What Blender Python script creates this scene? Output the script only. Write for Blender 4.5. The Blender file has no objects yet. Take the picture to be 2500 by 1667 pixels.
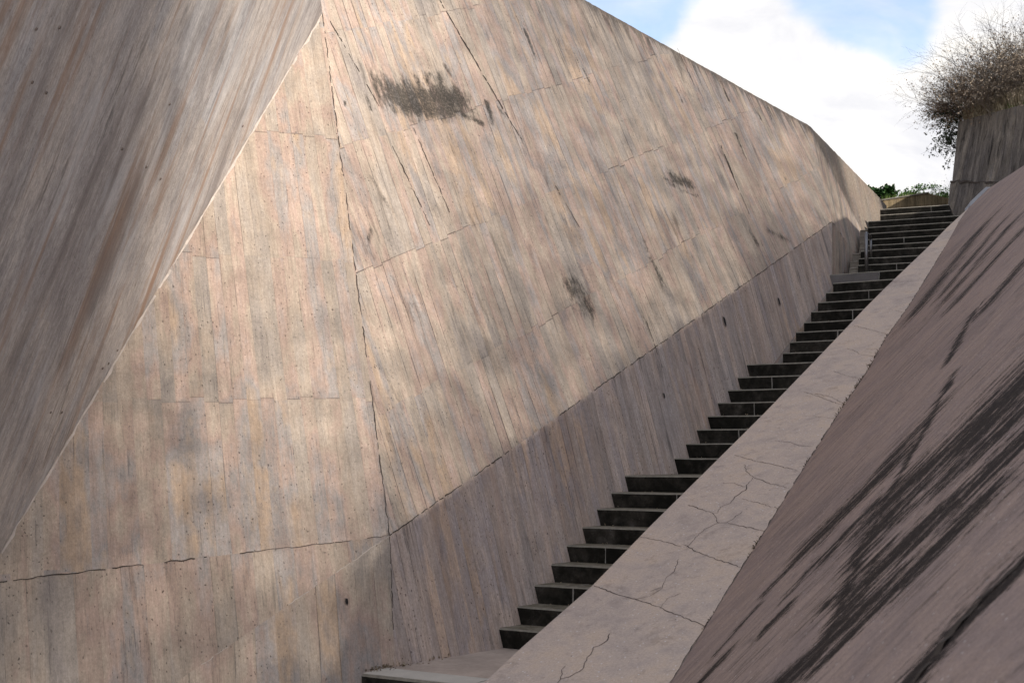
import bpy, bmesh, math, random
import numpy as np
from mathutils import Vector, Matrix, noise as mnoise

SC = bpy.context.scene
COL = SC.collection
R_ = math.radians

# ------------------------------------------------------------------ camera
SUN_DIR = Vector((0.70, -0.50, 0.50)).normalized()
cam_d = bpy.data.cameras.new('camera')
cam = bpy.data.objects.new('camera', cam_d)
COL.objects.link(cam)
cam.location = (0, 0, 0)
cam.rotation_euler = (R_(90) + math.atan2(1105 - 833.5, 3200), 0, 0)
cam_d.sensor_width = 36
cam_d.lens = 36 * 3200 / 2500
cam_d.clip_end = 9000
cam_d.clip_start = 0.05
cam_d.dof.use_dof = True
cam_d.dof.focus_distance = 14.0
cam_d.dof.aperture_fstop = 5.0
SC.camera = cam

# ------------------------------------------------------------------ sun + sky
SUN_EL = math.asin(SUN_DIR.z)
SUN_AZ = math.atan2(SUN_DIR.x, SUN_DIR.y)
sun_d = bpy.data.lights.new('sun', 'SUN')
sun_d.energy = 3.3
sun_d.angle = R_(0.53)
sun_d.color = (1.0, 0.945, 0.875)
sun = bpy.data.objects.new('sun', sun_d)
COL.objects.link(sun)
sun.rotation_euler = (-SUN_DIR).to_track_quat('-Z', 'Y').to_euler()
sun.location = (30, -20, 30)

SC.view_settings.view_transform = 'Standard'
SC.view_settings.look = 'None'
SC.view_settings.gamma = 1.0
SC.view_settings.exposure = 0.85


class NT:
    """tiny node-building helper"""
    def __init__(s, tree):
        s.t = tree
        s.N = tree.nodes
        s.L = tree.links

    def n(s, typ, **kw):
        nd = s.N.new(typ)
        for k, v in kw.items():
            setattr(nd, k, v)
        return nd

    def put(s, sock, v):
        if v is None:
            return
        if isinstance(v, bpy.types.NodeSocket):
            s.L.new(v, sock)
        else:
            if isinstance(v, (tuple, list)) and sock.type == 'RGBA' and len(v) == 3:
                v = (*v, 1)
            sock.default_value = v

    def m(s, op, a, b=None, c=None, clamp=False):
        nd = s.n('ShaderNodeMath', operation=op, use_clamp=clamp)
        s.put(nd.inputs[0], a); s.put(nd.inputs[1], b); s.put(nd.inputs[2], c)
        return nd.outputs[0]

    def vm(s, op, a, b=None, scale=None, out=0):
        nd = s.n('ShaderNodeVectorMath', operation=op)
        s.put(nd.inputs[0], a); s.put(nd.inputs[1], b)
        if scale is not None:
            s.put(nd.inputs['Scale'], scale)
        return nd.outputs[out]

    def dot(s, a, b):
        nd = s.n('ShaderNodeVectorMath', operation='DOT_PRODUCT')
        s.put(nd.inputs[0], a); s.put(nd.inputs[1], b)
        return nd.outputs['Value']

    def length(s, a):
        nd = s.n('ShaderNodeVectorMath', operation='LENGTH')
        s.put(nd.inputs[0], a)
        return nd.outputs['Value']

    def noise(s, vec, scale=1.0, detail=4, rough=.55, dist=0.0, out='Fac'):
        nd = s.n('ShaderNodeTexNoise', noise_dimensions='3D')
        s.put(nd.inputs['Vector'], vec)
        nd.inputs['Scale'].default_value = scale
        nd.inputs['Detail'].default_value = detail
        nd.inputs['Roughness'].default_value = rough
        nd.inputs['Distortion'].default_value = dist
        return nd.outputs[out]

    def white(s, vec, out='Value'):
        nd = s.n('ShaderNodeTexWhiteNoise', noise_dimensions='3D')
        s.put(nd.inputs['Vector'], vec)
        return nd.outputs[out]

    def voro(s, vec, scale, out='Distance', rnd=1.0):
        nd = s.n('ShaderNodeTexVoronoi')
        s.put(nd.inputs['Vector'], vec)
        nd.inputs['Scale'].default_value = scale
        nd.inputs['Randomness'].default_value = rnd
        return nd.outputs[out]

    def mr(s, v, a, b, c=0.0, d=1.0, smooth=True):
        nd = s.n('ShaderNodeMapRange', interpolation_type='SMOOTHSTEP' if smooth else 'LINEAR')
        nd.clamp = True
        s.put(nd.inputs[0], v)
        for i, x in enumerate((a, b, c, d)):
            s.put(nd.inputs[i + 1], x)
        return nd.outputs[0]

    def mix(s, f, a, b, mode='MIX'):
        nd = s.n('ShaderNodeMix', data_type='RGBA', blend_type=mode)
        s.put(nd.inputs[0], f); s.put(nd.inputs[6], a); s.put(nd.inputs[7], b)
        return nd.outputs[2]

    def ramp(s, f, stops):
        nd = s.n('ShaderNodeValToRGB')
        cr = nd.color_ramp
        while len(cr.elements) < len(stops):
            cr.elements.new(.5)
        for el, (p, c) in zip(cr.elements, stops):
            el.position = p
            el.color = (*c, 1)
        s.put(nd.inputs[0], f)
        return nd.outputs[0]

    def comb(s, x, y, z=0.0):
        nd = s.n('ShaderNodeCombineXYZ')
        s.put(nd.inputs[0], x); s.put(nd.inputs[1], y); s.put(nd.inputs[2], z)
        return nd.outputs[0]

    def sep(s, v):
        nd = s.n('ShaderNodeSeparateXYZ')
        s.put(nd.inputs[0], v)
        return nd.outputs

    def mul(s, v, t):
        return s.vm('MULTIPLY', v, t)

    def scalecol(s, col, f):
        """multiply colour by a scalar socket"""
        return s.vm('SCALE', col, scale=f)


def dirn(px, py):
    th = math.atan2(1105 - 833.5, 3200)
    x = (px - 1250) / 3200; y = -(py - 833.5) / 3200
    v = Vector((x, math.cos(th) - y * math.sin(th), math.sin(th) + y * math.cos(th)))
    return v.normalized()


world = bpy.data.worlds.new('World')
SC.world = world
world.use_nodes = True
w = NT(world.node_tree)
for nd in list(w.N):
    w.N.remove(nd)
sky = w.n('ShaderNodeTexSky', sky_type='NISHITA')
sky.sun_disc = False
sky.sun_elevation = SUN_EL
sky.sun_rotation = SUN_AZ
sky.air_density = 1.0
sky.dust_density = 0.6
sky.ozone_density = 1.6
bg1 = w.n('ShaderNodeBackground')
w.L.new(w.mix(1.0, sky.outputs[0], (1.12, 1.07, 1.05), 'MULTIPLY'), bg1.inputs[0])
bg1.inputs[1].default_value = 0.15
# clouds: a layer of cumulus laid over the sky by viewing direction (fixed in the world)
D = w.n('ShaderNodeTexCoord').outputs['Generated']
dz = w.sep(D)[2]
n1 = w.noise(w.mul(D, (1, 1, 2.2)), 4.6, 7, .56, .25)
n2 = w.noise(D, 17.0, 5, .6, .3)
n3 = w.noise(D, 45.0, 4, .6, .3)
cov = w.m('ADD', w.m('ADD', w.m('MULTIPLY', n1, .66), w.m('MULTIPLY', n2, .24)), w.m('MULTIPLY', n3, .10))
g_veil = w.mr(w.noise(w.mul(D, (1, 1, 1.5)), 7.0, 5, .6, .5), .35, .70, .14, .62)
bias = w.mr(dz, .10, .31, .16, -.02)
cov = w.m('ADD', cov, bias)
for (px, py, rad, amt) in [(1500, 15, .050, .22), (1610, -30, .05, .22), (2060, 30, .04, .17), (2150, 80, .04, .17), (1990, -20, .04, .2), (2230, 30, .03, .12),
                           (2130, 10, .03, .12), (2215, 150, .02, .12), (1800, 150, .10, -.16), (2050, 300, .12, -.2), (2450, 40, .05, -.12), (1700, 60, .05, -.1)]:
    dv = dirn(px, py)
    dist = w.length(w.vm('SUBTRACT', D, tuple(dv)))
    g = w.mr(dist, 0.0, rad * 1.5, amt, 0.0)
    cov = w.m('SUBTRACT', cov, g)
cl = w.mr(cov, .40, .62)
cl = w.m('ADD', g_veil, w.m('MULTIPLY', cl, w.m('SUBTRACT', 1.0, g_veil)))
shade = w.noise(w.mul(D, (1, 1, 2.2)), 7.0, 7, .62, .4)
ccol = w.ramp(shade, [(.34, (.74, .745, .80)), (.48, (.88, .875, .895)), (.60, (1.03, .995, .945))])
bg2 = w.n('ShaderNodeBackground')
w.L.new(ccol, bg2.inputs[0])
bg2.inputs[1].default_value = 0.62
mixs = w.n('ShaderNodeMixShader')
w.L.new(cl, mixs.inputs[0])
w.L.new(bg1.outputs[0], mixs.inputs[1])
w.L.new(bg2.outputs[0], mixs.inputs[2])
wo = w.n('ShaderNodeOutputWorld')
w.L.new(mixs.outputs[0], wo.inputs[0])

# ------------------------------------------------------------------ object helpers


def tag(o, label=None, cat=None, group=None, kind=None):
    for k, v in (('label', label), ('category', cat), ('group', group), ('kind', kind)):
        if v:
            o[k] = v
    return o


def empty(name, loc, label=None, cat=None, group=None):
    o = bpy.data.objects.new(name, None)
    o.empty_display_size = .2
    COL.objects.link(o)
    o.location = loc
    return tag(o, label, cat, group)


def link(name, me, mats, parent=None, smooth=False):
    o = bpy.data.objects.new(name, me)
    for mm in (mats if isinstance(mats, (list, tuple)) else [mats]):
        me.materials.append(mm)
    COL.objects.link(o)
    if parent is not None:
        o.parent = parent
        o.location = Vector((0, 0, 0))
        o.matrix_parent_inverse = Matrix.Identity(4)
        # vertices are given in world metres: shift into the parent's frame
        me.transform(Matrix.Translation(-Vector(parent.location)))
    if smooth:
        me.shade_smooth()
    return o


def mesh_np(name, verts, faces, mi=None):
    me = bpy.data.meshes.new(name)
    me.from_pydata([tuple(v) for v in verts], [], faces)
    if mi is not None:
        me.polygons.foreach_set('material_index', mi)
    me.update()
    return me


def set_uv(me, O, u, v):
    lay = me.uv_layers.new(name='UVMap')
    O = np.array(O); u = np.array(u); v = np.array(v)
    co = np.empty(len(me.vertices) * 3); me.vertices.foreach_get('co', co); co = co.reshape(-1, 3) - O
    li = np.empty(len(me.loops), dtype=np.int32); me.loops.foreach_get('vertex_index', li)
    uvs = np.stack([co @ u, co @ v], 1)[li]
    lay.data.foreach_set('uv', uvs.ravel().astype(np.float32))


rng = random.Random(7)


def rough_line(pts, step=.05, amp=.006, seed=0):
    """subdivide a polyline and give it a broken, hand-made wander"""
    r = random.Random(seed)
    pts = [Vector(p) for p in pts]
    out = [pts[0]]
    for a, b in zip(pts, pts[1:]):
        n = max(1, int((b - a).length / step))
        for i in range(1, n + 1):
            p = a.lerp(b, i / n)
            if i < n:
                p = p + Vector((r.uniform(-amp, amp), r.uniform(-amp, amp), r.uniform(-amp, amp)))
            out.append(p)
    return out


def strip(bm, pts, nrm, width, off=.003, mat=1, seed=0, gaps=0.0, taper=False):
    """a hairline crack / joint: a narrow band of quads lying on a surface"""
    r = random.Random(seed)
    nrm = Vector(nrm).normalized()
    prev = None
    N = len(pts)
    for i, p in enumerate(pts):
        t = (pts[min(i + 1, N - 1)] - pts[max(i - 1, 0)])
        s = t.cross(nrm).normalized()
        wv = width * (.70 + .75 * mnoise.noise(Vector((i * .21, seed * 3.1, 0))) + .30 * r.random())
        wv = max(wv, width * .28)
        if taper:
            wv *= .25 + .75 * (1 - i / max(1, N - 1))
        a = bm.verts.new(p + nrm * off + s * wv * .5)
        b = bm.verts.new(p + nrm * off - s * wv * .5)
        if prev and not (gaps and mnoise.noise(Vector((i * .13, 7.7, seed * 1.7))) < gaps - .5):
            f = bm.faces.new((prev[0], prev[1], b, a))
            f.material_index = mat
            f.normal_update()
            if f.normal.dot(nrm) < 0:
                f.normal_flip()
        prev = (a, b)


# ------------------------------------------------------------------ materials


def new_mat(name):
    mt = bpy.data.materials.new(name)
    mt.use_nodes = True
    g = NT(mt.node_tree)
    for nd in list(g.N):
        g.N.remove(nd)
    out = g.n('ShaderNodeOutputMaterial')
    b = g.n('ShaderNodeBsdfPrincipled')
    g.L.new(b.outputs[0], out.inputs[0])
    b.inputs['Specular IOR Level'].default_value = .10
    b.inputs['Roughness'].default_value = .9
    return mt, g, b


def simple(name, col, rough=.9, var=.25, scale=6.0, spec=.25, metal=0.0):
    mt, g, b = new_mat(name)
    pos = g.n('ShaderNodeTexCoord').outputs['Object']
    n = g.noise(pos, scale, 5, .6)
    n2 = g.noise(pos, scale * 9, 3, .6)
    f = g.m('ADD', g.m('MULTIPLY', n, var * 2), g.m('MULTIPLY', n2, var))
    f = g.m('ADD', f, 1 - var * 1.5)
    c = g.scalecol(tuple(col), f)
    g.L.new(c, b.inputs['Base Color'])
    b.inputs['Roughness'].default_value = rough
    b.inputs['Metallic'].default_value = metal
    b.inputs['Specular IOR Level'].default_value = spec
    return mt


def capsules(g, p, caps):
    """union mask of wandering capsule-shaped stains; caps = (u1,v1,u2,v2,radius,strength)"""
    tot = None
    for (a1, a2, b1, b2, rad, st) in caps:
        ba = Vector((b1 - a1, b2 - a2, 0)); L2 = max(ba.length_squared, 1e-6)
        pa = g.vm('SUBTRACT', p, (a1, a2, 0))
        h = g.m('MULTIPLY', g.dot(pa, tuple(ba)), 1 / L2, clamp=True)
        q = g.vm('SUBTRACT', pa, g.vm('SCALE', tuple(ba), scale=h))
        d = g.length(q)
        mk = g.m('MULTIPLY_ADD', d, -1.0 / rad, 1.0 + .45 * st)
        tot = mk if tot is None else g.m('MAXIMUM', tot, mk)
    return tot


PAL = [(.16, (.286, .244, .213)), (.34, (.370, .310, .254)), (.45, (.420, .335, .258)), (.53, (.420, .306, .242)), (.62, (.343, .300, .267)), (.73, (.446, .326, .230)), (.86, (.303, .256, .222))]


def boards(name, bw=.125, seed=0.0, pal=PAL, joint=1.0, dashes=None, stains=(), edge=None, streak=1.0, pits=1.0, rust=0.0, bright=1.0,
           row=(2.1, 0.0, 0.0), dirt=1.0, pale=0.0, tint=(1, 1, 1), segvar=.16, fine=1.0, jlo=.42, grain=1.0, vs=1.0):
    """weathered board-marked concrete in metric UV: x across the boards, y along them"""
    mt, g, b = new_mat(name)
    UVn = g.n('ShaderNodeUVMap'); UVn.uv_map = 'UVMap'
    uv = UVn.outputs[0]
    uv0 = g.vm('ADD', uv, (seed * 13.7, seed * 5.3, 0))
    wob = g.noise(g.mul(uv0, (1.6, .35, 1)), 1.0, 3, .5)
    su, sv, _ = g.sep(uv0)
    ur, vr_, _ = g.sep(uv)
    su = g.m('ADD', su, g.m('MULTIPLY', g.m('SUBTRACT', wob, .5), .05))
    ub = g.m('DIVIDE', su, bw)
    bid = g.m('FLOOR', ub)
    fr = g.m('FRACT', ub)
    wid = g.white(g.comb(bid, seed + .5, 1.0))
    # lifts of formwork
    L, k, c = row
    vv = g.m('DIVIDE', g.m('SUBTRACT', g.m('SUBTRACT', vr_, g.m('MULTIPLY', ur, k)), c), L)
    vv = g.m('ADD', vv, g.m('MULTIPLY', g.m('SUBTRACT', wid, .5), .06 / L))
    rid = g.m('FLOOR', vv)
    rfr = g.m('FRACT', vv)
    seg = g.white(g.comb(bid, rid, seed + 3.3))
    seg2 = g.white(g.comb(bid, rid, seed + 9.1))
    # base mottling
    big = g.noise(g.mul(uv0, (.75, .42, 1)), 1.0, 5, .62, .4)
    mid = g.noise(g.mul(uv0, (4.2, .75, 1)), 1.0, 5, .6, .3)
    f = g.m('ADD', g.m('MULTIPLY', big, .62), g.m('MULTIPLY', mid, .38))
    f = g.m('ADD', f, g.m('MULTIPLY', g.m('SUBTRACT', seg2, .5), .16))
    f = g.mr(f, .27, .73, 0.12, .88, smooth=False)
    col = g.ramp(f, pal)
    # per-board tone
    tone = g.m('ADD', g.m('MULTIPLY', seg, segvar), 1 - segvar * .5)
    # streaks along the boards
    st1 = g.noise(g.mul(uv0, (15, .8 * vs, 1)), 1.0, 5, .62, .25)
    st2 = g.noise(g.mul(uv0, (62, 4.5 * vs, 1)), 1.0, 4, .65, .3)
    stm = g.noise(g.mul(uv0, (1.1, .6, 1)), 1.0, 3, .5)
    t1 = g.mr(st1, .36, .66, 1 - .20 * streak, 1 + .11 * streak)
    t2 = g.mr(st2, .34, .68, 1 - .20 * streak * fine, 1 + .12 * streak * fine)
    tone = g.m('MULTIPLY', g.m('MULTIPLY', tone, t1), t2)
    # dark weather streaks, in patches
    dk = g.noise(g.mul(uv0, (11, 1.3, 2)), 1.0, 6, .66, .3)
    dkm = g.m('MULTIPLY', g.mr(dk, .52, .66), g.mr(stm, .44, .62))
    tone = g.m('MULTIPLY', tone, g.m('SUBTRACT', 1.0, g.m('MULTIPLY', dkm, .50 * dirt)))
    # grain
    gr = g.noise(g.mul(uv0, (46, 26, 1)), 1.0, 5, .72, .2)
    gr2 = g.noise(g.mul(uv0, (130, 60, 1)), 1.0, 2, .6)
    blot = g.noise(g.mul(uv0, (7, 4, 3)), 1.0, 6, .7, .5)
    tone = g.m('MULTIPLY', tone, g.mr(g.m('ADD', g.m('MULTIPLY', gr, .6), g.m('MULTIPLY', gr2, .4)), .32, .68, 1 - .27 * grain, 1 + .25 * grain, False))
    tone = g.m('MULTIPLY', tone, g.mr(blot, .30, .66, 1.06, .92))
    hl = g.noise(g.mul(uv0, (85, 1.9 * vs, 5)), 1.0, 4, .62, .15)
    hlm = g.m('MULTIPLY', g.mr(hl, .58, .66), g.mr(g.noise(g.mul(uv0, (1.7, .9, 6)), 1.0, 3, .6), .36, .60))
    tone = g.m('MULTIPLY', tone, g.m('SUBTRACT', 1.0, g.m('MULTIPLY', hlm, .33 * min(1.2, fine))))
    col = g.scalecol(col, tone)
    if pale:
        pz = g.noise(g.mul(uv0, (2.6, .6, 1)), 1.0, 6, .65, .5)
        col = g.mix(g.m('MULTIPLY', g.mr(pz, .52, .68), pale), col, (.60, .585, .575))
    if rust:
        rz = g.noise(g.mul(uv0, (3.6, .25, 4)), 1.0, 6, .64, .35)
        rm = g.mr(rz, .51, .68, 0, rust)
        col = g.mix(rm, col, g.mix(g.noise(uv0, 3.0, 3, .5), (.37, .215, .135), (.25, .185, .14)))
        dz_ = g.noise(g.mul(uv0, (2.1, .22, 8)), 1.0, 6, .64, .3)
        col = g.mix(g.mr(dz_, .51, .68, 0, .8 * rust), col, (.185, .155, .14))
    h = g.m('ADD', g.m('MULTIPLY', st2, .35), g.m('MULTIPLY', gr, .5))
    h = g.m('ADD', h, g.m('MULTIPLY', seg, .35 * joint))
    # joints between boards
    if joint:
        ed = g.m('SUBTRACT', .5, g.m('ABSOLUTE', g.m('SUBTRACT', fr, .5)))
        jn = g.noise(g.comb(g.m('MULTIPLY', bid, 3.7), g.m('MULTIPLY', sv, .75), seed), 1.0, 4, .6)
        jw = g.mr(jn, jlo, jlo + .28, .006, .080)
        jm = g.m('MULTIPLY', g.mr(ed, jw, g.m('MULTIPLY', jw, .35)), g.mr(jn, jlo - .04, jlo + .12))
        rough_ = g.mr(g.noise(uv0, 30.0, 3, .6), .3, .6, .6, 1.0)
        jm = g.m('MULTIPLY', jm, rough_)
        col = g.mix(g.m('MULTIPLY', jm, .85 * joint), col, (.055, .042, .035))
        h = g.m('SUBTRACT', h, g.m('MULTIPLY', jm, 1.4))
        # board ends: broken dashes along each lift
        dm = g.mr(g.m('MINIMUM', rfr, g.m('SUBTRACT', 1.0, rfr)), .0085 / L, .003 / L)
        dmk = g.mr(g.white(g.comb(bid, rid, 5.5)), .30, .6)
        dmn = g.mr(g.noise(g.mul(uv0, (.5, .5, 1)), 1.0, 3, .5), .40, .56)
        dm = g.m('MULTIPLY', g.m('MULTIPLY', dm, dmk), dmn)
        col = g.mix(g.m('MULTIPLY', dm, .75 * joint), col, (.06, .045, .04))
        h = g.m('SUBTRACT', h, dm)
    # blow-holes
    if pits:
        vp = g.vm('ADD', uv0, g.vm('SCALE', g.noise(uv0, 22.0, 2, .5, out='Color'), scale=.03))
        for sc_, rd in ((17.0, .14), (34.0, .21)):
            vd = g.voro(g.mul(vp, (1.0, .62, 1)), sc_)
            vc = g.white(g.voro(g.mul(vp, (1.0, .62, 1)), sc_, 'Position'))
            pm = g.m('MULTIPLY', g.mr(vd, rd, rd * .5), g.mr(vc, .48, .62))
            pm = g.m('MULTIPLY', pm, g.mr(g.noise(g.mul(uv0, (.9, .6, 3)), 1.3, 4, .65), .38, .56, .08, 1.0))
            pm = g.m('MULTIPLY', pm, pits)
            col = g.mix(g.m('MULTIPLY', pm, .82), col, (.05, .036, .028))
            h = g.m('SUBTRACT', h, g.m('MULTIPLY', pm, 1.2))
    # dirt running down from an exposed top edge: (point u,v ; inward normal u,v ; length)
    if edge:
        (eu, ev, nu_, nv_, ln) = edge
        dist = g.dot(g.vm('SUBTRACT', uv, (eu, ev, 0)), (nu_, nv_, 0))
        es = g.noise(g.mul(uv0, (9, .5, 6)), 1.0, 6, .66, .3)
        reach = g.m('MULTIPLY', g.mr(es, .38, .72), ln)
        em = g.mr(dist, reach, g.m('MULTIPLY', reach, .15))
        e2 = g.mr(dist, .10, .0)
        em = g.m('MAXIMUM', g.m('MULTIPLY', em, .72), g.m('MULTIPLY', e2, .6))
        em = g.m('MULTIPLY', em, g.mr(g.noise(g.mul(uv0, (60, 14, 1)), 1.0, 3, .6), .3, .55, .35, 1))
        col = g.mix(em, col, (.085, .072, .058))
    if stains:
        at = g.n('ShaderNodeAttribute'); at.attribute_name = 'stain'
        mk = at.outputs['Fac']
        k1 = g.noise(g.mul(uv, (9, 2.6, 1)), 1.0, 5, .65, .2)
        k2 = g.noise(g.mul(uv, (30, 11, 1)), 1.0, 4, .65)
        mk = g.m('ADD', mk, g.m('MULTIPLY', g.m('SUBTRACT', k1, .5), 2.4))
        mk = g.m('ADD', mk, g.m('MULTIPLY', g.m('SUBTRACT', k2, .5), 1.5))
        sp = g.noise(g.mul(uv0, (44, 36, 1)), 1.0, 4, .75)
        spm = g.mr(sp, .36, .54, .66, 1.0)
        mk2 = g.m('MULTIPLY', g.mr(mk, .0, .85), spm)
        col = g.mix(g.m('MULTIPLY', mk2, .93), col, (.047, .041, .034))
        h = g.m('ADD', h, g.m('MULTIPLY', mk2, .8))
    col = g.vm('MULTIPLY', col, tuple(bright * t for t in tint))
    g.L.new(col, b.inputs['Base Color'])
    bp = g.n('ShaderNodeBump')
    bp.inputs['Strength'].default_value = .55
    bp.inputs['Distance'].default_value = .012
    g.L.new(h, bp.inputs['Height'])
    g.L.new(bp.outputs[0], b.inputs['Normal'])
    return mt


CRACK = simple('crack_dirt', (.045, .034, .027), var=.3, scale=30)
PALE_EDGE = simple('chipped_highlight_edge', (.47, .40, .34), var=.4, scale=14)  # pale edge strips; on the inner corner a sunlit bevel put into colour

# ------------------------------------------------------------------ geometry of the faceted wall (metres, camera eye at the origin)
AP = (-2.011, 13.553, 4.643)
K = (-1.027, 11.094, -0.692)
RR = (4.809, 19.481, 3.454)
RT = (4.755, 20.536, 5.180)
CR = (-3.825, 9.890, -0.747)
BL = (-3.783, 9.800, -0.947)
M_ = (-2.549, 10.071, -1.731)
KB = (-0.957, 10.814, -1.640)
FAC = {
    'A': dict(v=[AP, (-1.900, 12.023, 5.041), (-2.431, 7.913, 3.582), (-2.849, 5.701, 2.390), (-3.345, 6.642, .844), (-3.879, 7.857, -.833), (-3.869, 9.558, -.868), CR],
              O=AP, u=(.0096, -.9976, .068), w=(.3116, .0676, .9478), n=(.9502, -.0121, -.3115)),
    'B': dict(v=[AP, CR, BL, K], O=K, u=(.9191, .3937, .0150), w=(-.1874, .4035, .8956), n=(.3466, -.8259, .4447)),
    'C': dict(v=[AP, K, RR, RT, (0.980, 17.467, 6.168), (-0.265, 16.474, 6.524), (-1.711, 15.135, 6.649), (-2.238, 14.162, 5.938)],
              O=K, u=(.7057, .7081, .0246), w=(-.3109, .2783, .9088), n=(.6367, -.6489, .4165)),
    'F': dict(v=[BL, (-4.278, 9.56, -1.014), (-4.124, 9.3, -1.969), (-3.042, 9.751, -2.036), M_, K],
              O=BL, u=(.9082, .4153, .0517), w=(-.1696, .2524, .9526), n=(.3826, -.8740, .2997)),
    'D2': dict(v=[K, M_, (-3.042, 9.751, -2.036), (-0.974, 10.618, -2.217), KB],
               O=K, u=(.9124, .4092, .0014), w=(-.1185, .2610, .9580), n=(.3917, -.8743, .2867)),
    'D': dict(v=[K, KB, (-0.971, 10.582, -2.209), (0.0, 11.743, -2.134), (4.895, 18.887, 1.631), (4.674, 18.998, 2.6), RR],
              O=K, u=(.6388, .7672, .0579), w=(-.2212, .1111, .9689), n=(.7369, -.6317, .2407)),
    'E': dict(v=[RT, RR, (5.627, 20.952, 3.060), (5.36, 20.034, 2.545), (6.162, 22.211, 3.244), (7.288, 25.351, 4.349), (7.815, 26.995, 5.123), (7.574, 26.5, 5.148)],
              O=RR, u=(.4934, .6808, -.5414), w=(.0328, .6074, .7937), n=(.8692, -.4094, .2774)),
    'E2': dict(v=[RR, (4.674, 18.998, 2.6), (4.642, 18.884, 2.399), (5.449, 20.49, 2.603), (5.627, 20.952, 3.06)],
               O=RR, u=(.4598, .7674, -.4469), w=(.1129, .4487, .8865), n=(.8808, -.4581, .1197)),
}

C_STAINS = [
    (1.80, 4.92, 2.82, 5.04, .30, 1.1), (1.96, 4.78, 2.53, 4.86, .20, 1.1), (2.44, 5.30, 2.39, 5.12, .12, .7), (2.29, 5.22, 2.27, 5.1, .10, .65),
    (2.65, 5.34, 2.61, 5.17, .12, .7), (2.04, 5.12, 2.03, 5.0, .10, .55), (2.80, 5.52, 2.83, 5.39, .07, .35), (2.67, 4.88, 3.08, 4.77, .06, 1),
    (3.30, 5.1, 3.25, 4.8, .055, 1), (3.46, 5.06, 3.50, 4.98, .06, .45), (1.41, 4.81, 1.42, 4.64, .04, .9), (1.09, 4.67, 1.07, 4.61, .03, .5),
    (3.60, 2.68, 3.66, 2.46, .28, .75), (3.72, 2.5, 3.74, 2.34, .14, .6), (6.45, 4.52, 6.75, 4.50, .26, .5), (6.22, 4.48, 6.50, 4.34, .05, .45), (6.50, 4.34, 6.85, 4.30, .05, .5),
    (4.53, 6.47, 4.52, 6.10, .07, .46), (8.76, 6.58, 8.74, 6.24, .07, .37), (9.36, 6.39, 9.45, 6.04, .08, .40), (8.52, 5.58, 8.48, 5.17, .05, .85),
    (9.44, 5.24, 9.38, 4.95, .06, .43), (7.74, 3.84, 7.80, 3.65, .09, .31), (5.22, 3.43, 5.29, 2.58, .13, .26), (8.18, 3.93, 8.69, 3.79, .15, .24),
    (1.11, 3.76, 1.25, 3.35, .06, .21), (.88, 3.11, .79, 2.92, .06, .27), (9.82, 6.34, 9.75, 5.97, .06, .37), (5.37, 6.33, 5.45, 5.87, .06, .23),
    (7.47, 6.20, 7.46, 5.95, .05, .31)]

MAT_A = boards('smooth_streaked_concrete', bw=.30, seed=1.0, joint=0.0, streak=.6, fine=1.5, vs=2.6, pits=.3, rust=.85, dirt=.9, pale=.42, segvar=0.0, grain=.8,
               pal=[(.15, (.345, .308, .290)), (.4, (.455, .410, .378)), (.55, (.51, .445, .392)), (.7, (.455, .422, .402)), (.85, (.57, .53, .495))])
MAT_B = boards('board_marked_concrete_upright', bw=.118, seed=2.0, joint=.5, streak=.42, pits=.8, row=(1.48, 0.0, 1.29), dirt=.45, jlo=.50, segvar=.17)
# top edge of the sloping facet in its own metres
_e = Vector((10.911 - 6.098, 6.166 - 7.383)).normalized()
_en = Vector((_e.y, -_e.x))
MAT_C = boards('board_marked_concrete_leaning', bw=.128, seed=3.0, joint=.85, streak=.55, pits=.8, jlo=.44, segvar=.14, row=(1.36, .41, 1.0), stains=C_STAINS,
               edge=(6.098, 7.383, _en.x, _en.y, .85), dirt=.85)
MAT_D = boards('board_marked_concrete_band', bw=.112, seed=4.0, joint=.95, streak=.55, fine=1.2, pits=1.0, dirt=1.0, bright=1.36, tint=(1, .955, .92), jlo=.45, rust=.3, row=(9.0, 0, -4), segvar=.30,
               pal=[(.15, (.29, .26, .245)), (.38, (.345, .295, .262)), (.5, (.375, .305, .255)), (.62, (.315, .275, .26)), (.74, (.43, .325, .245)), (.85, (.30, .262, .25))])
MAT_F = boards('board_marked_concrete_foot', bw=.17, seed=5.0, joint=.5, streak=.4, pits=.8, dirt=.6, jlo=.48, row=(9.0, 0, -4))
MAT_E = boards('board_marked_concrete_far', bw=.16, seed=6.0, joint=.8, streak=.8, pits=.4, dirt=.8, row=(9.0, 0, -4),
               edge=(0, 2.02, 0, -1, .6))

wall = empty('concrete_wall', (2.0, 15.0, -1.9), 'tall faceted wall of board-marked tan concrete rising along the left of the stairs', 'wall')


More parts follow.
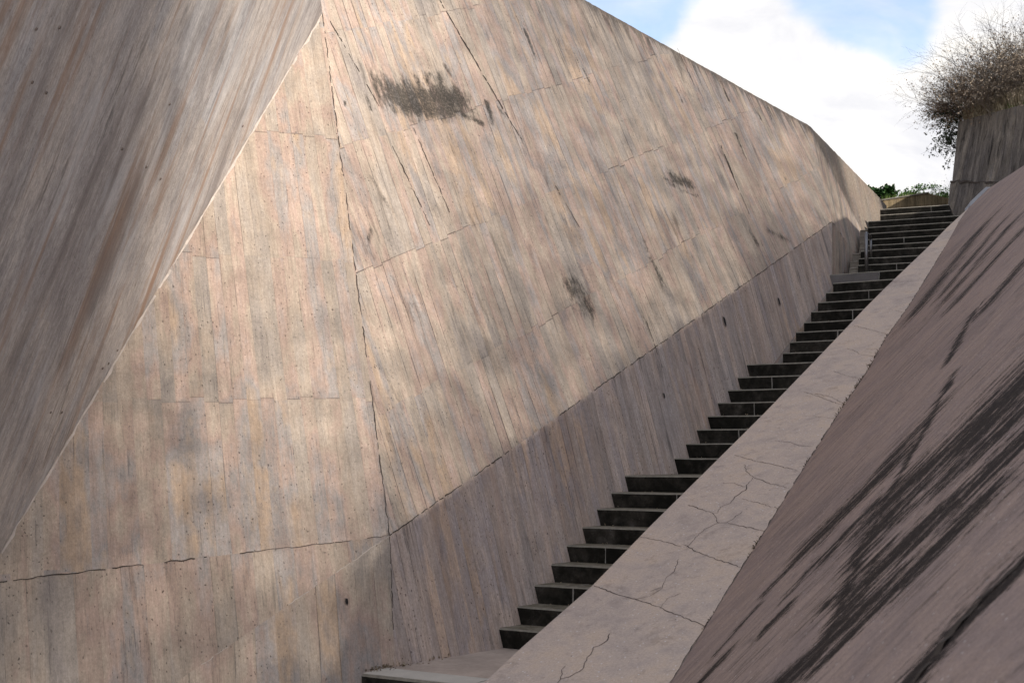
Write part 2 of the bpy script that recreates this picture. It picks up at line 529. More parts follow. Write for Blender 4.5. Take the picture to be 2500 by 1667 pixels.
def facet(name, key, mat, th=.55, label=None, jag=None, strips=()):
    F = FAC[key]
    n = Vector(F['n'])
    pts = [Vector(p) for p in F['v']]
    bm = bmesh.new()
    loop = []
    N = len(pts)
    for i in range(N):
        a, b_ = pts[i], pts[(i + 1) % N]
        loop.append(a)
        if jag and i in jag:
            m = int((b_ - a).length / .06)
            w_ = n.cross(b_ - a).normalized()
            for k_ in range(1, m):
                t = k_ / m
                amp = .012 * mnoise.noise(Vector((k_ * .35, i * 4.1, 2))) + .010 * mnoise.noise(Vector((k_ * 1.3, i, 9)))
                loop.append(a.lerp(b_, t) + w_ * amp)
    fv = [bm.verts.new(p) for p in loop]
    bv = [bm.verts.new(p - n * th) for p in loop]
    ff = bm.faces.new(fv)
    bm.faces.new(list(reversed(bv)))
    for i in range(len(fv)):
        j = (i + 1) % len(fv)
        bm.faces.new((fv[j], fv[i], bv[i], bv[j]))
    bmesh.ops.recalc_face_normals(bm, faces=bm.faces)
    bmesh.ops.triangulate(bm, faces=[f for f in bm.faces if len(f.verts) > 4])
    for (line, wd, mi, gaps, sd) in strips:
        strip(bm, rough_line(line, .04, .006, sd), n, wd, .003, mi, sd, gaps)
    me = bpy.data.meshes.new(name)
    bm.to_mesh(me); bm.free()
    set_uv(me, F['O'], F['u'], F['w'])
    o = link(name, me, [mat, CRACK, PALE_EDGE], wall)
    if label:
        o['label'] = label
    return o


def stain_field(uu, vv, caps):
    f = np.full(uu.shape, -1.5)
    for (a1, a2, b1, b2, rad, st) in caps:
        bx, by = b1 - a1, b2 - a2
        L2 = max(bx * bx + by * by, 1e-6)
        h = np.clip(((uu - a1) * bx + (vv - a2) * by) / L2, 0, 1)
        d = np.hypot(uu - a1 - bx * h, vv - a2 - by * h)
        f = np.maximum(f, .35 + .65 * st - d / rad)
    return f


def dense_facet(name, key, mat, caps, jag=(), N=150, th=.55, label=None, strips=()):
    """a facet as a fine concentric mesh so that its lichen patches can be stored per vertex"""
    F = FAC[key]
    n = np.array(F['n']); pts = np.array(F['v'], float); m = len(pts)
    cen = pts.mean(0)
    V = [cen[None, :]]
    for r in range(1, N + 1):
        ring = []
        for i in range(m):
            a, b_ = pts[i], pts[(i + 1) % m]
            k = np.arange(r)[:, None] / r
            ring.append(cen + (a - cen) * (r / N) * (1 - k) + (b_ - cen) * (r / N) * k)
        V.append(np.concatenate(ring))
    V = np.concatenate(V)
    base = lambda r: 0 if r == 0 else 1 + m * (r - 1) * r // 2
    idx = lambda r, i, k: 0 if r == 0 else base(r) + (i * r + k) % (m * r)
    fs = []
    for r in range(1, N + 1):
        for i in range(m):
            for k in range(r):
                fs.append((idx(r, i, k), idx(r, i, k + 1), idx(r - 1, i, k)))
                if k < r - 1:
                    fs.append((idx(r, i, k + 1), idx(r - 1, i, k + 1), idx(r - 1, i, k)))
    rim = [idx(N, i, k) for i in range(m) for k in range(N)]
    for i in jag:
        a, b_ = pts[i], pts[(i + 1) % m]
        w_ = np.cross(n, b_ - a); w_ /= np.linalg.norm(w_); L = np.linalg.norm(b_ - a)
        for k in range(1, N):
            x = L * k / N
            V[idx(N, i, k)] += w_ * (.012 * mnoise.noise(Vector((x * 4, i * 4.1, 2))) + .010 * mnoise.noise(Vector((x * 17, i, 9))) - .006)
    nv = len(V)
    bk = V[rim] - n * th
    V = np.concatenate([V, bk])
    R = len(rim)
    for j in range(R):
        fs.append((rim[(j + 1) % R], rim[j], nv + j, nv + (j + 1) % R))
    fs.append(tuple(nv + j for j in range(R)))
    me = bpy.data.meshes.new(name)
    me.from_pydata(V.tolist(), [], fs)
    bm = bmesh.new(); bm.from_mesh(me)
    bmesh.ops.recalc_face_normals(bm, faces=bm.faces)
    bm.faces.ensure_lookup_table()
    if bm.faces[0].normal.dot(Vector(n)) < 0:
        bmesh.ops.reverse_faces(bm, faces=bm.faces)
    for (line, wd, mi, gaps, sd) in strips:
        strip(bm, rough_line(line, .04, .006, sd), Vector(n), wd, .003, mi, sd, gaps)
    bm.to_mesh(me); bm.free()
    set_uv(me, F['O'], F['u'], F['w'])
    co = np.empty(len(me.vertices) * 3); me.vertices.foreach_get('co', co); co = co.reshape(-1, 3) - np.array(F['O'])
    f = stain_field(co @ np.array(F['u']), co @ np.array(F['w']), caps)
    at = me.attributes.new('stain', 'FLOAT', 'POINT')
    at.data.foreach_set('value', f.astype(np.float32))
    o = link(name, me, [mat, CRACK, PALE_EDGE], wall)
    if label:
        o['label'] = label
    return o


def onp(key, uu, vv):
    F = FAC[key]
    return Vector(F['O']) + Vector(F['u']) * uu + Vector(F['w']) * vv


def lerp(a, b, t):
    return Vector(a).lerp(Vector(b), t)


facet('overhanging_face', 'A', MAT_A, label='smooth overhanging face streaked grey, white and rust')
facet('upright_face', 'B', MAT_B, strips=[([AP, K], .008, 1, .14, 11)])
dense_facet('leaning_face', 'C', MAT_C, C_STAINS, jag=(3, 4, 5), label='big leaning face with black lichen patches and slanting board marks',
      strips=[([lerp(K, RR, .0), lerp(K, RR, 1)], .009, 1, .22, 21),
              ([onp('C', 3.0, 7.0), onp('C', 3.55, 5.0), onp('C', 3.72, 4.45)], .020, 1, .02, 22),
              ([onp('C', 3.95, 4.05), onp('C', 4.1, 3.5)], .010, 1, .1, 23),
              ([onp('C', 7.95, 7.0), onp('C', 7.98, 5.9)], .011, 1, .25, 24),
              ([onp('C', 7.97, 5.3), onp('C', 7.92, 4.55)], .026, 1, .0, 25),
              ([onp('C', 7.92, 4.5), onp('C', 7.9, 3.6)], .009, 1, .3, 26),
              ([onp('C', 4.6, 1.45), onp('C', 4.66, 2.3)], .009, 1, .1, 27),
              ([onp('C', 1.25, 5.75), onp('C', 1.55, 4.7)], .012, 1, .1, 28),
              ([onp('C', 1.95, 4.5), onp('C', 2.05, 3.45)], .010, 1, .1, 29),
              ([onp('C', 1.55, 4.2), onp('C', 1.7, 3.25)], .010, 1, .1, 30)])
facet('foot_face', 'F', MAT_F, strips=[([lerp(BL, K, -.02), lerp(BL, K, .62)], .0085, 1, .02, 31), ([lerp(BL, K, .62), K], .005, 1, .2, 32)])
facet('corner_face', 'D2', MAT_F, strips=[([K, KB], .0055, 1, .25, 41), ([K, M_], .007, 2, .45, 42)])
facet('shaded_band', 'D', MAT_D, strips=[])
facet('end_face', 'E', MAT_E, jag=(7,))
facet('end_corner', 'E2', MAT_E, strips=[([RR, (5.627, 20.952, 3.06)], .016, 1, .4, 51)])

# added pale fillet: sunlit highlight put into colour, between overhanging and upright face
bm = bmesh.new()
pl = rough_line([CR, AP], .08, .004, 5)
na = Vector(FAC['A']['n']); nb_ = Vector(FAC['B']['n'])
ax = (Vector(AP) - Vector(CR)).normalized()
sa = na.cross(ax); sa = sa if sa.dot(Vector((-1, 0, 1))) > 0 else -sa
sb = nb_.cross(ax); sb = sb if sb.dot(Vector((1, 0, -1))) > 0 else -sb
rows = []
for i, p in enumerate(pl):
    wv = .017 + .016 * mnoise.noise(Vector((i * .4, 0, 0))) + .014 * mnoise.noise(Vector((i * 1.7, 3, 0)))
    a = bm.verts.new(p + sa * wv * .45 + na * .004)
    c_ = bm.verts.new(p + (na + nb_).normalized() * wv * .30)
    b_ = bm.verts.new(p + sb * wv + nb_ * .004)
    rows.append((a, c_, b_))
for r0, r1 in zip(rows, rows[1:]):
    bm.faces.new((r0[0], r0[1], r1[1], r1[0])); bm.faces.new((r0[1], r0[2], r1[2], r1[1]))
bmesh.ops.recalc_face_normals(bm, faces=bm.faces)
me = bpy.data.meshes.new('highlight_fillet'); bm.to_mesh(me); bm.free()
link('highlight_fillet', me, PALE_EDGE, wall, smooth=True)

# small fixings and sockets left in the wall
CAVITY = simple('cavity_shade', (.016, .013, .012), var=.2)  # shade of the hollows put into the colour, the faces are not recessed


def cavity(key, uu, vv, wd, ht):
    """form-tie socket without depth: shade of the hollow painted on, with a chipped rim"""
    F = FAC[key]; n = Vector(F['n']); u = Vector(F['u']); v = Vector(F['w'])
    c = onp(key, uu, vv)
    bm = bmesh.new()
    r = random.Random(int(uu * 100 + vv * 10))
    rim, inn = [], []
    for i in range(14):
        a = i / 14 * 2 * math.pi
        q = (abs(math.cos(a)) ** 4 + abs(math.sin(a)) ** 4) ** -.25
        k_ = q * r.uniform(.85, 1.1)
        rim.append(bm.verts.new(c + u * math.cos(a) * wd * .62 * k_ + v * math.sin(a) * ht * .60 * k_ + n * .004))
        inn.append(bm.verts.new(c + u * math.cos(a) * wd * .45 * k_ + v * math.sin(a) * ht * .47 * k_ + n * .012))
    for i in range(14):
        j = (i + 1) % 14
        f = bm.faces.new((rim[i], rim[j], inn[j], inn[i])); f.material_index = 1
    f = bm.faces.new(inn); f.material_index = 0
    bmesh.ops.recalc_face_normals(bm, faces=bm.faces)
    me = bpy.data.meshes.new('socket'); bm.to_mesh(me); bm.free()
    link('socket', me, [CAVITY, simple('socket_rim', (.24, .19, .16))], wall)


# ------------------------------------------------------------------ parapet
INN = [(-0.416, 7.992, -1.597), (-0.179, 8.348, -1.434), (0.062, 8.713, -1.268), (0.569, 9.409, -0.938), (1.076, 10.268, -0.564), (1.646, 11.189, -0.156), (2.371, 12.369, 0.365), (3.158, 13.698, 0.945), (3.689, 14.603, 1.338), (4.180, 15.446, 1.703), (4.662, 16.242, 2.053), (5.788, 18.036, 2.853), (6.373, 19.013, 3.280), (7.166, 20.259, 3.838)]
OUT = [(0.682, 7.193, -1.502), (0.915, 7.668, -1.308), (1.201, 8.252, -1.071), (1.566, 8.997, -0.768), (1.817, 9.505, -0.560), (2.252, 10.395, -0.198), (2.999, 11.891, 0.414), (3.465, 12.783, 0.785), (3.933, 13.784, 1.186), (4.547, 14.942, 1.671), (5.066, 15.986, 2.098), (5.881, 17.649, 2.774), (6.589, 19.144, 3.376), (7.166, 20.259, 3.838)]
NPAR = Vector((-0.263, -0.250, 0.932)).normalized()
NB = Vector((-0.71271, 0.06845, 0.69811)).normalized()
CRK = [[(0.627, 8.539, -1.156), (0.605, 8.449, -1.186), (0.552, 8.408, -1.212), (0.513, 8.409, -1.223), (0.502, 8.349, -1.242), (0.467, 8.290, -1.268), (0.443, 8.192, -1.301), (0.416, 8.131, -1.325), (0.352, 8.095, -1.353), (0.297, 8.099, -1.367), (0.275, 8.057, -1.384)],
       [(0.331, 8.258, -1.314), (0.305, 8.219, -1.332), (0.297, 8.099, -1.367)],
       [(0.580, 9.403, -0.937), (0.707, 9.159, -0.966), (0.974, 8.716, -1.010), (1.195, 8.252, -1.073)],
       [(1.261, 9.670, -0.673), (1.354, 9.406, -0.718), (1.469, 9.153, -0.753), (1.557, 8.986, -0.773)],
       [(1.955, 11.064, -0.102), (1.935, 10.906, -0.150), (1.966, 10.675, -0.204), (2.039, 10.467, -0.239), (2.134, 10.242, -0.273)],
       [(1.952, 10.689, -0.204), (1.881, 10.565, -0.258), (1.864, 10.473, -0.287), (1.750, 10.370, -0.347), (1.700, 10.262, -0.390), (1.618, 10.237, -0.420), (1.577, 10.127, -0.461), (1.543, 10.157, -0.462), (1.474, 10.318, -0.439), (1.402, 10.485, -0.414)],
       [(1.543, 10.157, -0.462), (1.550, 9.914, -0.526), (1.604, 9.876, -0.521), (1.696, 9.718, -0.537), (1.815, 9.495, -0.564)],
       [(1.604, 9.876, -0.521), (1.672, 9.923, -0.489), (1.740, 10.005, -0.448)],
       [(1.550, 9.914, -0.526), (1.438, 9.873, -0.568), (1.343, 9.731, -0.633), (1.269, 9.621, -0.684)],
       [(1.929, 11.401, -0.019), (2.045, 11.094, -0.069), (2.165, 10.851, -0.100), (2.285, 10.568, -0.143)],
       [(2.293, 11.473, 0.103), (2.387, 11.338, 0.093), (2.433, 11.158, 0.058), (2.525, 11.040, 0.052)],
       [(1.796, 10.275, -0.359), (1.908, 10.046, -0.389), (1.986, 9.864, -0.416)],
       [(0.941, 9.020, -0.938), (1.024, 9.029, -0.912), (1.070, 9.180, -0.858), (1.134, 9.245, -0.823), (1.187, 9.440, -0.756)],
       [(0.839, 8.954, -0.984), (0.926, 8.942, -0.963), (1.022, 9.013, -0.917)],
       [(0.972, 8.701, -1.015), (1.026, 8.815, -0.969), (1.123, 8.847, -0.933)],
       [(2.899, 12.546, 0.562), (2.992, 12.302, 0.523), (3.029, 11.934, 0.434)],
       [(2.650, 11.962, 0.335), (2.772, 11.782, 0.321), (2.856, 11.611, 0.299)],
       [(3.558, 13.876, 1.105), (3.583, 13.721, 1.071), (3.594, 13.478, 1.009), (3.665, 13.266, 0.972)],
       [(3.228, 13.142, 0.815), (3.276, 12.879, 0.758), (3.356, 12.603, 0.706)],
       [(2.832, 12.701, 0.585), (2.909, 12.426, 0.533), (2.952, 12.200, 0.484), (3.015, 11.915, 0.425)],
       [(3.861, 14.807, 1.441), (3.959, 14.310, 1.335), (4.026, 13.948, 1.257)],
       [(4.370, 14.991, 1.634), (4.427, 14.705, 1.573)],
       [(0.979, 10.084, -0.641), (1.123, 9.873, -0.657), (1.232, 9.673, -0.680)],
       [(1.722, 10.773, -0.246), (1.806, 10.692, -0.245), (1.859, 10.532, -0.273)]]


def cast(name, cols, stains=(), speck=1.0, uvscale=1.0, streaks=0.0, fine=1.0, groove=None):
    """trowelled concrete: soft clouds, aggregate specks, run-off streaks along UV y"""
    mt, g, b = new_mat(name)
    UVn = g.n('ShaderNodeUVMap'); UVn.uv_map = 'UVMap'
    uv = UVn.outputs[0]
    n1 = g.noise(uv, 1.3, 6, .62, .4)
    n2 = g.noise(uv, 7.0, 6, .68, .3)
    f = g.m('ADD', g.m('MULTIPLY', n1, .6), g.m('MULTIPLY', n2, .4))
    col = g.ramp(g.mr(f, .30, .70, 0, 1, False), cols)
    g1 = g.noise(uv, 60, 4, .7)
    g2 = g.noise(uv, 190, 2, .6)
    tone = g.mr(g.m('ADD', g.m('MULTIPLY', g1, .6), g.m('MULTIPLY', g2, .4)), .32, .68, .76, 1.22, False)
    dirty = g.mr(g.m('MULTIPLY', g.noise(uv, 2.6, 6, .7, .5), g.noise(uv, 13.0, 5, .7)), .26, .40, 1.0, .78)
    tone = g.m('MULTIPLY', tone, dirty)
    if streaks:
        sk = g.noise(g.mul(uv, (14, 1.3, 1)), 1.0, 6, .64, .25)
        skm = g.noise(g.mul(uv, (.7, .7, 1)), 1.0, 3, .5)
        tone = g.m('MULTIPLY', tone, g.mr(sk, .40, .66, 1.10, 1 - .28 * streaks))
        fk = g.noise(g.mul(uv, (40, 2.3, 3)), 1.0, 5, .66, .3)
        tone = g.m('MULTIPLY', tone, g.m('SUBTRACT', 1.0, g.m('MULTIPLY', g.m('MULTIPLY', g.mr(fk, .53, .63), g.mr(skm, .40, .58)), 1.5 * streaks)))
    col = g.scalecol(col, tone)
    h = g.m('ADD', g.m('MULTIPLY', g1, .6), g.m('MULTIPLY', n2, .5))
    if speck:
        vd = g.voro(uv, 34.0)
        vc = g.white(g.voro(uv, 34.0, 'Position'))
        sm = g.m('MULTIPLY', g.mr(vd, .26, .12), g.mr(vc, .80, .86))
        col = g.mix(g.m('MULTIPLY', sm, .8 * speck), col, (.62, .58, .56))
        vd2 = g.voro(g.vm('ADD', uv, (3.3, 1.7, 0)), 20.0)
        vc2 = g.white(g.voro(g.vm('ADD', uv, (3.3, 1.7, 0)), 20.0, 'Position'))
        sm2 = g.m('MULTIPLY', g.mr(vd2, .16, .08), g.mr(vc2, .90, .95))
        col = g.mix(g.m('MULTIPLY', sm2, .7 * speck), col, (.06, .05, .045))
    if stains:
        wv = g.vm('SUBTRACT', g.noise(g.mul(uv, (3, 2, 1)), 1.0, 5, .62, out='Color'), (.5, .5, .5))
        wv2 = g.vm('SUBTRACT', g.noise(g.mul(uv, (19, 3.2, 1)), 1.0, 5, .68, out='Color'), (.5, .5, .5))
        p = g.vm('ADD', uv, g.vm('ADD', g.mul(wv, (.16, .16, 0)), g.mul(wv2, (.05, .22, 0))))
        mk = g.m('MAXIMUM', capsules(g, p, stains), -1.2)
        sp = g.noise(g.mul(uv, (55, 30, 1)), 1.0, 4, .72)
        ls = g.noise(g.mul(uv, (19, 1.5, 7)), 1.0, 6, .68, .25)
        mk = g.m('ADD', mk, g.m('MULTIPLY', g.m('SUBTRACT', ls, .52), 5.0))
        ls2 = g.noise(g.mul(uv, (60, 6.0, 3)), 1.0, 5, .72, .4)
        mk = g.m('ADD', mk, g.m('MULTIPLY', g.m('SUBTRACT', ls2, .52), 4.2))
        mk = g.m('ADD', mk, g.m('MULTIPLY', g.m('SUBTRACT', sp, .5), 1.6))
        mk = g.m('MULTIPLY', g.mr(mk, .05, .80), g.mr(sp, .34, .52, .86, 1.0))
        col = g.mix(g.m('MULTIPLY', mk, .95), col, (.0135, .0105, .0092))
    g.L.new(col, b.inputs['Base Color'])
    bp = g.n('ShaderNodeBump')
    bp.inputs['Strength'].default_value = .5 * fine
    bp.inputs['Distance'].default_value = .010
    g.L.new(h, bp.inputs['Height'])
    g.L.new(bp.outputs[0], b.inputs['Normal'])
    return mt


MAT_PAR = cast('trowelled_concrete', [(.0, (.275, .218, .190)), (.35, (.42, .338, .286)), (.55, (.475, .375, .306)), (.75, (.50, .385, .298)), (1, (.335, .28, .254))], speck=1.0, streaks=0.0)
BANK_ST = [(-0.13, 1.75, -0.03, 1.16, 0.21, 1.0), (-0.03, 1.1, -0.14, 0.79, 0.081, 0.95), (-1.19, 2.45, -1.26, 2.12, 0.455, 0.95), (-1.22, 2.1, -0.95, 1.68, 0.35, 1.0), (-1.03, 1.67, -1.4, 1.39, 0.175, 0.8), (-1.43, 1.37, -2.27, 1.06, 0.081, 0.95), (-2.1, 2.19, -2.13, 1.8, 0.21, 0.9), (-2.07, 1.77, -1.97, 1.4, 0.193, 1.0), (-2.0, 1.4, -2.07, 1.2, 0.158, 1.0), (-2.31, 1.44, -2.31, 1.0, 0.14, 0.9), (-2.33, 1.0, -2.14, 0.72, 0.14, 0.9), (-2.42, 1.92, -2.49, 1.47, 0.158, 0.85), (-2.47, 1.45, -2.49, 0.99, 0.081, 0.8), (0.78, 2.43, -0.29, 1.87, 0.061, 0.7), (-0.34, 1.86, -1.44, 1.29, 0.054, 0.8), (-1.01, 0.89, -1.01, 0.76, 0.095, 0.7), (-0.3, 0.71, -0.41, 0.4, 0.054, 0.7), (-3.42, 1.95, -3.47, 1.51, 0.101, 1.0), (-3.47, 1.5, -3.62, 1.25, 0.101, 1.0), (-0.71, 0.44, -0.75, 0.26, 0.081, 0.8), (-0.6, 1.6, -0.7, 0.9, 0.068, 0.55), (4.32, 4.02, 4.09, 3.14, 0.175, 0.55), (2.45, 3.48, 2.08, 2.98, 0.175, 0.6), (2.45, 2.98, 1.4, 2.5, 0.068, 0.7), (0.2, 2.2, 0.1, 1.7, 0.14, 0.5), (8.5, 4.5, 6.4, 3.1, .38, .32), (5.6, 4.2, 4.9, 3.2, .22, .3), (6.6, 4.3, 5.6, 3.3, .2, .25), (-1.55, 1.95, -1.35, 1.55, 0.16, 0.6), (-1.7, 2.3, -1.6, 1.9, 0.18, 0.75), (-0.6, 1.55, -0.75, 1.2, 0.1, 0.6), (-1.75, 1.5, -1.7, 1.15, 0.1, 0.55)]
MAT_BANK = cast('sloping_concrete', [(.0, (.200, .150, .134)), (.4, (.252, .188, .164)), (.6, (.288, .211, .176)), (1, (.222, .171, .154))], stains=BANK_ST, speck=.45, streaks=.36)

parapet = empty('parapet', (2.5, 12.5, -1.9), 'sloping cracked concrete coping between the stairs and the stained bank', 'parapet')
bm = bmesh.new()
iv = [bm.verts.new(Vector(p)) for p in INN]
ov = [bm.verts.new(Vector(p)) for p in OUT[:-1]] + [iv[-1]]
for i in range(len(INN) - 1):
    q = [iv[i], ov[i], ov[i + 1], iv[i + 1]] if i < len(INN) - 2 else [iv[i], ov[i], iv[i + 1]]
    bm.faces.new(q)
lo = [bm.verts.new(Vector((p[0], p[1], max(-2.3, p[2] - 2.2)))) for p in INN]
for i in range(len(INN) - 1):
    bm.faces.new((iv[i], iv[i + 1], lo[i + 1], lo[i]))
olo = [bm.verts.new(Vector((p[0] + .15, p[1], max(-2.3, p[2] - 1.0)))) for p in OUT[:1]]
bm.faces.new((ov[0], iv[0], lo[0], olo[0]))
bmesh.ops.recalc_face_normals(bm, faces=bm.faces)
for f in bm.faces:
    pass
ntop = sum((f.normal for f in list(bm.faces)[:5]), Vector())
if ntop.z < 0:
    bmesh.ops.reverse_faces(bm, faces=bm.faces)
from mathutils.bvhtree import BVHTree
bm.faces.ensure_lookup_table()
bvh = BVHTree.FromBMesh(bm)


def drape(pts, nrm):
    out = []
    for p in pts:
        hit = bvh.ray_cast(p + nrm * .3, -nrm, .8)
        out.append(hit[0] if hit[0] is not None else p)
    return out


for i, c_ in enumerate(CRK):
    strip(bm, drape(rough_line(c_, .028, .008, 100 + i), NPAR), NPAR, .0068 if i in (0, 5, 6, 3, 2) else .0046, .002, 1, 100 + i, .0)
me = bpy.data.meshes.new('coping'); bm.to_mesh(me); bm.free()
pu = (Vector(OUT[5]) - Vector(INN[5])).normalized(); pv = NPAR.cross(pu).normalized()
set_uv(me, INN[4], pu, pv)
link('coping', me, [MAT_PAR, simple('hairline_crack', (.085, .062, .052), var=.3, scale=30)], parapet)

# ------------------------------------------------------------------ bank (big sloping concrete surface on the right)


def bank_z(x, y):
    return -1.308 - (NB.x * (x - .915) + NB.y * (y - 7.668)) / NB.z


U1 = Vector((9.95, 15.8, bank_z(9.95, 15.8)))
U0 = Vector((6.76, 5.5, bank_z(6.76, 5.5)))
Um = U0 + (U0 - U1) * 1.2
Um.z = bank_z(Um.x, Um.y)
V1 = Vector((4.5, 6.3, bank_z(4.5, 6.3))); V2 = Vector((3.1, 2.0, bank_z(3.1, 2.0))); V3 = Vector((2.4, -6.0, bank_z(2.4, -6.0)))  # unseen top edge, shaped to steer the bank's shadow on the wall
E1 = Vector((7.30, 19.37, 4.066)); F1 = Vector((6.940, 17.50, 3.878))
far_top = Vector((10.3, 17.6, bank_z(10.3, 17.6)))
bank = empty('concrete_bank', (4.0, 9.0, -1.9), 'large sloping concrete bank with black run-off streaks right of the coping', 'bank')
bank_pts = [Vector(p) for p in OUT] + [Vector((7.36, 20.0, bank_z(7.36, 20.0))), E1 + Vector((.03, 0, 0)), F1, far_top, U1, U0, V1, V2, V3, Vector((-1.0, -6.0, bank_z(-1.0, -6.0))), Vector((.2, 6.2, bank_z(.2, 6.2)))]
bm = bmesh.new()
fv = [bm.verts.new(p) for p in bank_pts]
bv = [bm.verts.new(p - NB * .5 - Vector((0, 0, .3))) for p in bank_pts]
bm.faces.new(fv); bm.faces.new(list(reversed(bv)))
for i in range(len(fv)):
    j = (i + 1) % len(fv)
    bm.faces.new((fv[j], fv[i], bv[i], bv[j]))
bmesh.ops.recalc_face_normals(bm, faces=bm.faces)
bmesh.ops.triangulate(bm, faces=[f for f in bm.faces if len(f.verts) > 4])
strip(bm, rough_line(OUT[:12], .05, .005, 61), NB, .017, .004, 1, 61, .06)
strip(bm, rough_line(OUT[12:], .05, .004, 62), NB, .012, .004, 1, 62, .1)
BO = Vector((.915, 7.668, -1.308)); Bu = Vector((.1772, .9805, .0847)); Bv = Vector((.6787, -.1841, .711))
bp_ = lambda a, c: BO + Bu * a + Bv * c
strip(bm, rough_line([bp_(-3.40, 2.05), bp_(-3.44, 1.80), bp_(-3.47, 1.51), bp_(-3.60, 1.30), bp_(-3.7, 1.0)], .03, .006, 63), NB, .034, .003, 1, 63, .04)
strip(bm, rough_line([bp_(2.62, 3.2), bp_(2.1, 2.78), bp_(1.7, 2.6)], .04, .006, 64), NB, .028, .003, 1, 64, .12)
me = bpy.data.meshes.new('bank_face'); bm.to_mesh(me); bm.free()
set_uv(me, BO, Bu, Bv)
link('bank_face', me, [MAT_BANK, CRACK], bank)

# ------------------------------------------------------------------ staircase
dS = Vector((math.sin(R_(31.5)), math.cos(R_(31.5)), 0)); eS = Vector((math.cos(R_(31.5)), -math.sin(R_(31.5)), 0))
d4 = Vector((math.sin(R_(22.4)), math.cos(R_(22.4)), 0)); e4 = Vector((math.cos(R_(22.4)), -math.sin(R_(22.4)), 0))


def stone(name):
    """dark algae-covered granite: risers nearly black with dirt and painted-in shade, paler worn treads and nosings"""
    mt, g, b = new_mat(name)
    tc = g.n('ShaderNodeTexCoord').outputs['Object']
    geo = g.n('ShaderNodeNewGeometry')
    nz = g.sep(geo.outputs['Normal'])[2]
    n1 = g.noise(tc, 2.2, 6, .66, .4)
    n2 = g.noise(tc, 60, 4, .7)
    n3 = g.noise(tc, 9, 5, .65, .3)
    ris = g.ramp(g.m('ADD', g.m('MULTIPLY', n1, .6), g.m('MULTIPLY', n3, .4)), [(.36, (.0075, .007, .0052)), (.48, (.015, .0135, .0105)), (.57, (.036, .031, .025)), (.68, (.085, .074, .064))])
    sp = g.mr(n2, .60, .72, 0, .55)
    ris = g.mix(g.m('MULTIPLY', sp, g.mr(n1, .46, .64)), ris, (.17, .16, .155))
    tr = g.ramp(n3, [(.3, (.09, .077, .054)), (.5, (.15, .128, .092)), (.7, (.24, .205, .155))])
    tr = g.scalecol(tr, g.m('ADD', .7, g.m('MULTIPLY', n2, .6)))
    col = g.mix(g.mr(nz, .25, .75), ris, tr)  # risers darker by facing: dirt and shade put into one colour
    g.L.new(col, b.inputs['Base Color'])
    bp = g.n('ShaderNodeBump'); bp.inputs['Strength'].default_value = .5; bp.inputs['Distance'].default_value = .008
    g.L.new(g.m('ADD', n2, n3), bp.inputs['Height']); g.L.new(bp.outputs[0], b.inputs['Normal'])
    return mt


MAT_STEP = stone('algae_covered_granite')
MAT_STEP_GREY = simple('washed_granite', (.15, .135, .128), var=.35, scale=4)
MORTAR = simple('pale_mortar', (.24, .22, .195), var=.4, scale=20)
NOSE = simple('worn_nosing', (.20, .178, .142), var=.6, scale=18)
stairs = empty('staircase', (3.0, 15.0, -1.9), 'long flight of dark mossy stone steps climbing between wall and coping', 'staircase')


def step(P, d, e, width, depth, rise, jt=None, mat=None, name='step', sd=0, skirt=.0):
    """one stone step: P = left end of its front top edge"""
    r = random.Random(sd)
    P = Vector(P)
    bm = bmesh.new()
    nx = max(6, int(width / .16))
    top, mid, bot, back = [], [], [], []
    for i in range(nx + 1):
        x = width * i / nx
        j = mnoise.noise(Vector((x * 3.1, sd * 1.3, 0))) * .006
        j2 = mnoise.noise(Vector((x * 3.7, sd * 2.3, 4))) * .006
        base = P + e * x
        top.append(bm.verts.new(base + d * (.014 + j) + Vector((0, 0, 0 + j2 * .3))))
        mid.append(bm.verts.new(base + d * (.0 + j) + Vector((0, 0, -.014 + j2))))
        bot.append(bm.verts.new(base + d * (.004) + Vector((0, 0, -rise - .006))))
        back.append(bm.verts.new(base + d * (depth + .06)))
    for i in range(nx):
        f = bm.faces.new((top[i], top[i + 1], mid[i + 1], mid[i])); f.material_index = 2
        bm.faces.new((mid[i], mid[i + 1], bot[i + 1], bot[i]))
        bm.faces.new((back[i], back[i + 1], top[i + 1], top[i]))
    bb = [bm.verts.new(P + e * x + d * (depth + .06) + Vector((0, 0, -rise - .006))) for x in (0, width)]
    bm.faces.new((top[0], mid[0], bot[0], bb[0], back[0]))
    bm.faces.new((back[-1], bb[1], bot[-1], mid[-1], top[-1]))
    bmesh.ops.recalc_face_normals(bm, faces=bm.faces)
    if bm.faces[1].normal.dot(-d) < 0 if not bm.faces.ensure_lookup_table() else False:
        bmesh.ops.reverse_faces(bm, faces=bm.faces)
    for jx in ([] if jt is None else jt):
        # mortar joint across the riser and the tread
        pa = P + e * jx
        line = [pa + Vector((0, 0, -rise + .004)), pa + Vector((0, 0, -rise * .5)) + e * r.uniform(-.004, .004), pa + Vector((0, 0, -.012))]
        strip(bm, rough_line(line, .03, .0025, sd), -d, .013, .005, 1, sd + 5)
        line = [pa + Vector((0, 0, 0)) + d * .016, pa + d * depth]
        strip(bm, rough_line(line, .05, .002, sd), (0, 0, 1), .010, .003, 1, sd + 6)
    me = bpy.data.meshes.new(name); bm.to_mesh(me); bm.free()
    return link(name, me, [mat or MAT_STEP, MORTAR, NOSE], stairs)


